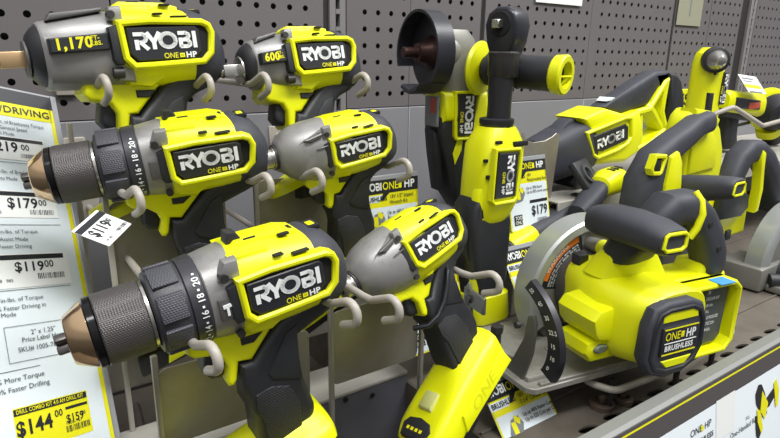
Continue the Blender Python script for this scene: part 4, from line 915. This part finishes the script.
# wire stands that carry the front saw
def wire(name, label, pts, rr=3.4, group=None, m=HOOK):
    g = G(); P_ = [Vector(p) for p in pts]; Q_ = [P_[0]]
    for i in range(1, len(P_) - 1):
        for t in (.2, .5, .8):
            a = P_[i] + (P_[i - 1] - P_[i]).normalized() * 10; b = P_[i] + (P_[i + 1] - P_[i]).normalized() * 10
            Q_.append(a * (1 - t) ** 2 + P_[i] * 2 * t * (1 - t) + b * t * t)
    Q_.append(P_[-1]); g.tube(Q_, rr, 12); return tag(g.obj(name, m, None), label, 'wire stand', group)
wire('wire_stand', 'light grey wire stand in front of the circular saw above the slotted deck', [(560, -380, -360), (534, -470, -361), (545, -494, -362), (640, -504, -362), (810, -494, -362), (850, -470, -362)], 4.2)
for x, y, lb in ((640, -512, 'short dark upright rod under the motor cap of the front circular saw'), (740, -504, 'short dark upright rod right of the front circular saw motor cap'), (560, -480, 'short dark upright rod under the near edge of the saw shoe')):
    g = G(); g.cyl((x, y, -400), (x, y, -358), 3.4, n=14); tag(g.obj('stand_rod', DKM, None), lb, 'rod')
def wheel(x, y, r_, label):
    g = G(); g.lathe((x, y, -400), (0, 0, 1), [(0, r_), (6, r_), (8, r_ - 3), (8, r_ * .6), (5, r_ * .55), (5, r_ * .3), (14, r_ * .28), (15, 2)], 28); return tag(g.obj('round_bracket', mat('rusty_grey', (98, 84, 72), .6, .3, var=.2), None), label, 'bracket')
wheel(560, -470, 15, 'round dull metal bracket on the deck under the saw shoe, left one')
wheel(590, -478, 12, 'round dull metal bracket on the deck under the saw shoe, right one')
g = G(); g.tube([(92, -330, -482), (104, -190, -440), (110, -120, -430)], 5, 12); tag(g.obj('floor_rod', mat('rod_brown_grey', (112, 102, 96), .5, .3), None), 'brown grey rod lying on the deck between price sign and front plate', 'rod')
g = G(); g.box(40, 230, -178, -168, -489, -440, 1, 1); tag(g.obj('floor_rod', mat('rod_brown_grey', (112, 102, 96), .5, .3), None), 'flat brown grey bar across the deck behind the price sign', 'bar')

# ------------------------------------------------------------------ lying multi tool between ratchet and front saw
r = empty('multi_tool', 'black multi tool with broad yellow band lying behind the front saw guard', 'multi tool', pose(.648, -.262, -.260, 4, -12, 0, .8))
g = G(); g.loft([ringx(x, 0, cz, ry, rz, 3) for x, cz, ry, rz in ((-112, -2, 24, 22), (-106, -1, 31, 28), (-98, 0, 34, 30), (-70, 2, 34, 30), (0, 2, 33, 30), (60, 2, 30, 27), (120, 6, 27, 24), (160, 10, 24, 22))]); bd = g.obj('body', RUB, r)
g = G(); g.loft([ringx(x, 0, 2, ry, rz, 3) for x, ry, rz in ((-76, 34.6, 30.6), (-74, 36, 32), (-14, 35, 31.6), (-10, 33.6, 30.6))]); g.obj('yellow_band', YELC, r)
for k in range(3):
    g = G(); x = -102 + k * 9; g.loft([ringx(x + d, 0, 0 - .0, rr, rr - 4, 3) for d, rr in ((0, 33.5), (1, 35.6), (3, 35.6), (4, 33.5))]); g.obj('grip_ring', DRK, bd)
g = G(); g.prism([(20, 30), (34, 31), (34, 27), (20, 27)], -10, 6, 1, 1); g.obj('speed_wheel', YELC, bd)
r = empty('yellow_tool_head', 'rounded yellow vented tool head just behind the front saw grip', 'tool', pose(.80, -.285, -.186, 6, -4, 0, .72))
g = G(); g.loft([ringx(x, 0, cz, ry, rz, 2.4) for x, cz, ry, rz in ((-52, -6, 14, 12), (-46, -4, 24, 22), (-20, 0, 32, 28), (14, 0, 33, 28), (34, -4, 26, 24), (44, -8, 14, 14))]); hd = g.obj('housing', YELC, r)
for k in range(3):
    g = G(); g.box(-18 + k * 15, -10 + k * 15, -14, 4, 25, 29.5, 1); g.obj('vent_slot', DRK, hd)
g = G(); g.loft([ringx(x, 0, cz, ry, rz, 2.6) for x, cz, ry, rz in ((-130, -46, 20, 18), (-90, -28, 26, 22), (-50, -10, 22, 20))]); g.obj('neck', RUB, r)

# ------------------------------------------------------------------ second saw behind, arched handle
r = empty('track_saw', 'yellow saw with black arched top handle and straight front grip behind the front saw', 'saw', pose(.774, -.3793, -.18, 0, 0, 0, .9))
g = G(); g.prism([(52, -30), (46, 60), (46, 96), (54, 116), (66, 125), (104, 120), (134, 108), (152, 92), (172, 56), (178, 30), (176, -20), (160, -40)], -8, 34, 12, 3); bd = g.obj('housing', YELC, r)
g = G(); g.prism([(60, 20), (56, 74), (64, 92), (110, 92), (136, 70), (144, 24)], -14, 4, 8, 2); g.obj('inner_cover', YEL, bd)
g = G(); g.prism([(60, 126), (110, 120), (140, 106), (136, 92), (60, 104)], -10, 20, 6, 2); g.obj('handle_root', YELC, bd)
g = G(); g.sweep([(94, 104, 17, 18, -8), (60, 100, 17, 19, -10), (26, 86, 18, 20, -12), (-14, 72, 20, 21, -14), (-50, 54, 25, 23, -15), (-68, 24, 31, 24, -15), (-70, -8, 32, 24, -15), (-64, -34, 30, 22, -15)], 3); ah = g.obj('arched_handle', RUB, r)
g = G(); frame_prism(g, [(-96, 50), (-88, 70), (-60, 68), (-58, 62), (-66, 40), (-72, 38), (-90, 40)], 6, -30, -41, 1.5); g.obj('yellow_loop', YELC, ah)
g = G(); g.box(-86, -70, -39.5, -34, 45, 62, 1); g.obj('loop_recess', DRK, ah)
g = G(); g.prism([(-50, 64), (-30, 70), (-18, 54), (-10, 14), (-20, -18), (-44, -34), (-52, -8), (-56, 24)], -43, -20, 5, 2); g.obj('yellow_side_cover', YELC, ah)
g = G(); g.loft([ringy(y, cx_, cz_, rx, rz, 2.8) for y, cx_, cz_, rx, rz in ((20, 12, 0, 18, 16), (6, 12, 2, 22, 20), (-20, 13, 6, 23, 21), (-60, 14, 14, 24, 20), (-96, 15, 21, 23, 17), (-108, 15, 23, 22, 15), (-111, 15, 23, 20, 13))]); fg = g.obj('front_grip', RUB, r)
g = G(); frame_prism(g, [(-3, 16), (-1, 29), (4, 33), (27, 33), (32, 29), (31, 17), (25, 12), (3, 12)], 3.6, -104, -113, 1); g.obj('yellow_end_cap', YELC, fg)
g = G(); g.prism([(20, -10), (60, -20), (150, -20), (150, -160), (40, -160)], -6, 40, 8, 2); g.obj('lower_housing', GEARD, r)

# ------------------------------------------------------------------ third saw at the right edge with silver guard
r = empty('mitre_saw', 'yellow saw at the right edge with large silver blade guard and grey base', 'saw', pose(1.12, -.35, -.25))
g = G(); g.prism([(-176, -60), (-190, 5), (-172, 45), (-120, 50), (-60, 40), (-30, 54), (-12, 50), (14, -6), (17, -60)], 0, 60, 10, 3); bd = g.obj('housing', YELC, r)
g = G(); g.prism([(-118, 30), (-56, 34), (-26, 22), (-22, -2), (-44, -16), (-124, -12)], -16, 4, 6, 2); g.obj('motor_cover', BLK, bd)
g = G(); g.sweep([(-78, 50, 18, 18, 0), (-62, 84, 20, 20, 0), (-36, 98, 20, 20, 0), (-8, 96, 20, 20, 0), (30, 78, 20, 20, 0), (66, 48, 20, 20, 0), (92, 14, 20, 20, 0), (104, -20, 20, 20, 0)], 3); ah = g.obj('top_handle', RUB, r)
g = G(); g.prism([(-22, 102), (-10, 96), (-6, 70), (4, 30), (0, -10), (-12, -12), (-10, 30), (-20, 72), (-26, 90)], -23, -6, 4, 2); g.obj('yellow_spine', YELC, ah)
g = G(); Rm = 112; cxm, czm = 96, -118
g.prism([(cxm + Rm * math.cos(rad(a)), czm + Rm * math.sin(rad(a))) for a in range(-8, 192, 6)], -50, -20, 5, 2); ug = g.obj('blade_guard', ALU, r)
g = G(); V = []; F = []
for k in range(31):
    a = rad(-6 + 200 * k / 30)
    for rr, y in ((108, -54), (114, -50), (114, -22), (92, -56)): V.append((cxm + rr * math.cos(a), y, czm + rr * math.sin(a)))
for k in range(30):
    for i_, j_ in ((3, 0), (0, 1), (1, 2)): F.append((k * 4 + i_, k * 4 + j_, (k + 1) * 4 + j_, (k + 1) * 4 + i_))
g.add(V, F); g.obj('guard_rim', ALUL, ug)
g = G(); g.box(-30, 60, -60, 20, -147, -105, 4, 2); g.box(-10, 200, -110, -60, -147, -134, 3, 2); bs = g.obj('base', ALU, r)
g = G(); g.cyl((-6, -62, -128), (10, -76, -128), 13, n=20); g.obj('pivot_knob', BLK, r)
g = G(); g.cyl((50, -116, -120), (50, -60, -120), 24, n=28); g.obj('round_foot', RUB, bs)
g = G(); g.box(-62, -44, -4, 14, -60, -42, 2); g.obj('lock_button', BLK, bd)

# ------------------------------------------------------------------ right angle drill, rear right
r = empty('right_angle_drill', 'upright yellow right angle drill with silver chuck in front of the far pegboard', 'drill', pose(1.32, -.15, -.06))
g = G(); g.loft([ringz(z, cx, 0, rx, ry, 3) for z, cx, rx, ry in ((-148, -18, 32, 26), (-120, -18, 32, 26), (-54, -20, 36, 28), (0, -24, 34, 27), (50, -22, 34, 28), (72, -20, 31, 25), (84, -16, 20, 18))]); bd = g.obj('housing', YELC, r)
g = G(); d_ = Vector((-.75, -.66, -.05)); g.lathe((-28, -8, 60), d_, [(0, 22), (22, 27), (36, 26), (38, 22)], 32); g.obj('head_collar', BLK, r)
g = G(); g.lathe(Vector((-28, -8, 60)) + d_ * 34, d_, [(0, 22), (14, 17), (24, 14), (34, 8), (35, 4)], 32); g.obj('chuck', STEEL, r)
g = G(); g.prism([(-52, -8), (-34, -8), (-32, -52), (-50, -52)], -29, -18, 4, 2); g.obj('switch', BLK, r)
g = G(); g.prism([(-8, 34), (12, 34), (10, -34), (-10, -34)], -31, -24, 2, 1); lp_ = g.obj('logo_plate', LBL, r); vlogo(lp_, 1, 30, 60, 13, -31.8)
each('vent_slot', DRK, bd, [lambda g: g.box(-44, -26, -27, -20, 28, 34, 1)])

g = G(); g.box(1290, 1470, -70, -64, -122, -68, 2, 1); y_ = g.obj('yellow_sign', YELC, None); tag(y_, 'yellow sign with black letters behind the right angle drill', 'sign')
g = G(); g.text('BEST', 26, lambda X, Y: (1312 + X, -70.5, -104 + Y), bold=.03, sx=1.3); g.obj('sign_lettering', LBL, y_, angle=0)

# ------------------------------------------------------------------ compact tool at far right
r = empty('compact_impact_tool', 'yellow tool with round black nose and silver tip at the far right', 'impact tool', pose(1.56, -.15, -.1))
g = G(); g.loft([ringx(x, 0, cz, ry, rz, 3) for x, cz, ry, rz in ((-196, 10, 24, 22), (-190, 10, 28, 26), (-60, -2, 30, 28), (-30, -4, 30, 28))]); bd = g.obj('motor_body', YELC, r)
g = G(); g.prism([(-176, 20), (-64, 10), (-60, -12), (-176, -4)], -32, -26, 2, 1); lb = g.obj('body_label', LBL, bd)
g = G(); g.box(-120, -66, -33, -31.5, -8, 6, 1); g.obj('red_label_band', REDP, lb)
g = G(); g.prism([(-200, -4), (-120, -10), (-40, -26), (-60, -40), (-190, -24)], -20, 20, 5, 2); g.obj('under_grip', BLK, bd)
d_ = Vector((-.55, -.8, -.2)).normalized()
g = G(); g.lathe(Vector((70, 0, -20)) - d_ * 20, d_, [(0, 52), (30, 54), (34, 46)], 32); g.obj('nose_shroud', YELC, r)
g = G(); g.lathe(Vector((70, 0, -20)) + d_ * 8, d_, [(0, 46), (20, 46), (46, 32), (52, 18)], 32); g.obj('nose', BLK, r)
g = G(); g.lathe(Vector((70, 0, -20)) + d_ * 56, d_, [(0, 16), (8, 14), (12, 8)], 24); g.obj('collet', STEEL, r)
g = G(); g.sweep([(100, -60, 32, 24, 0), (112, -80, 28, 22, 0), (120, -98, 28, 22, 0)], 3); g.obj('grip', BLK, r)
g = G(); g.sweep([(84, -58, 38, 28, 0), (94, -76, 36, 27, 0)], 3); g.obj('yellow_collar', YELC, r)
g = G(); g.box(-60, 30, -60, 60, -112, -40, 6, 2) if False else g.sweep([(-120, -20, 26, 20, 10), (-116, -70, 24, 20, 10), (-110, -98, 26, 22, 10)], 3); g.obj('rear_grip', BLK, r)
wire('wire_holder', 'bent grey wire holder in front of the tool at the far right', [(1260, -180, -212), (1262, -195, -110), (1300, -215, -95), (1400, -235, -138), (1600, -240, -120)], 5)
wire('black_wire', 'thin black cord hanging on the riser behind the saws at right', [(1380, -120, -150), (1440, -110, -165), (1500, -120, -158), (1700, -110, -150)], 4, m=BLK)
wire('wire_holder', 'lower grey wire holder beside the ratchet foot', [(560, -330, -399), (560, -345, -365), (640, -345, -362), (700, -320, -362)], 3.5)
MI = pose(.3388, -.3958, -.1719, 4.3, -20.8, -18.2, .86)
g = G(); g.tube([(MI @ Vector((x * .001, y * .001, z * .001))) * 1000 for x, y, z in ((2, -14, -36), (-4, -24, -42), (-14, -25.5, -54), (-27, -26, -67), (-42, -25.5, -76), (-56, -23, -79), (-68, -10, -76))], 2.6, 10)
tag(g.obj('security_tether', mat('tether_black', (26, 28, 36), .3), None), 'thin black tether looped over the grip of the tilted impact driver', 'tether')
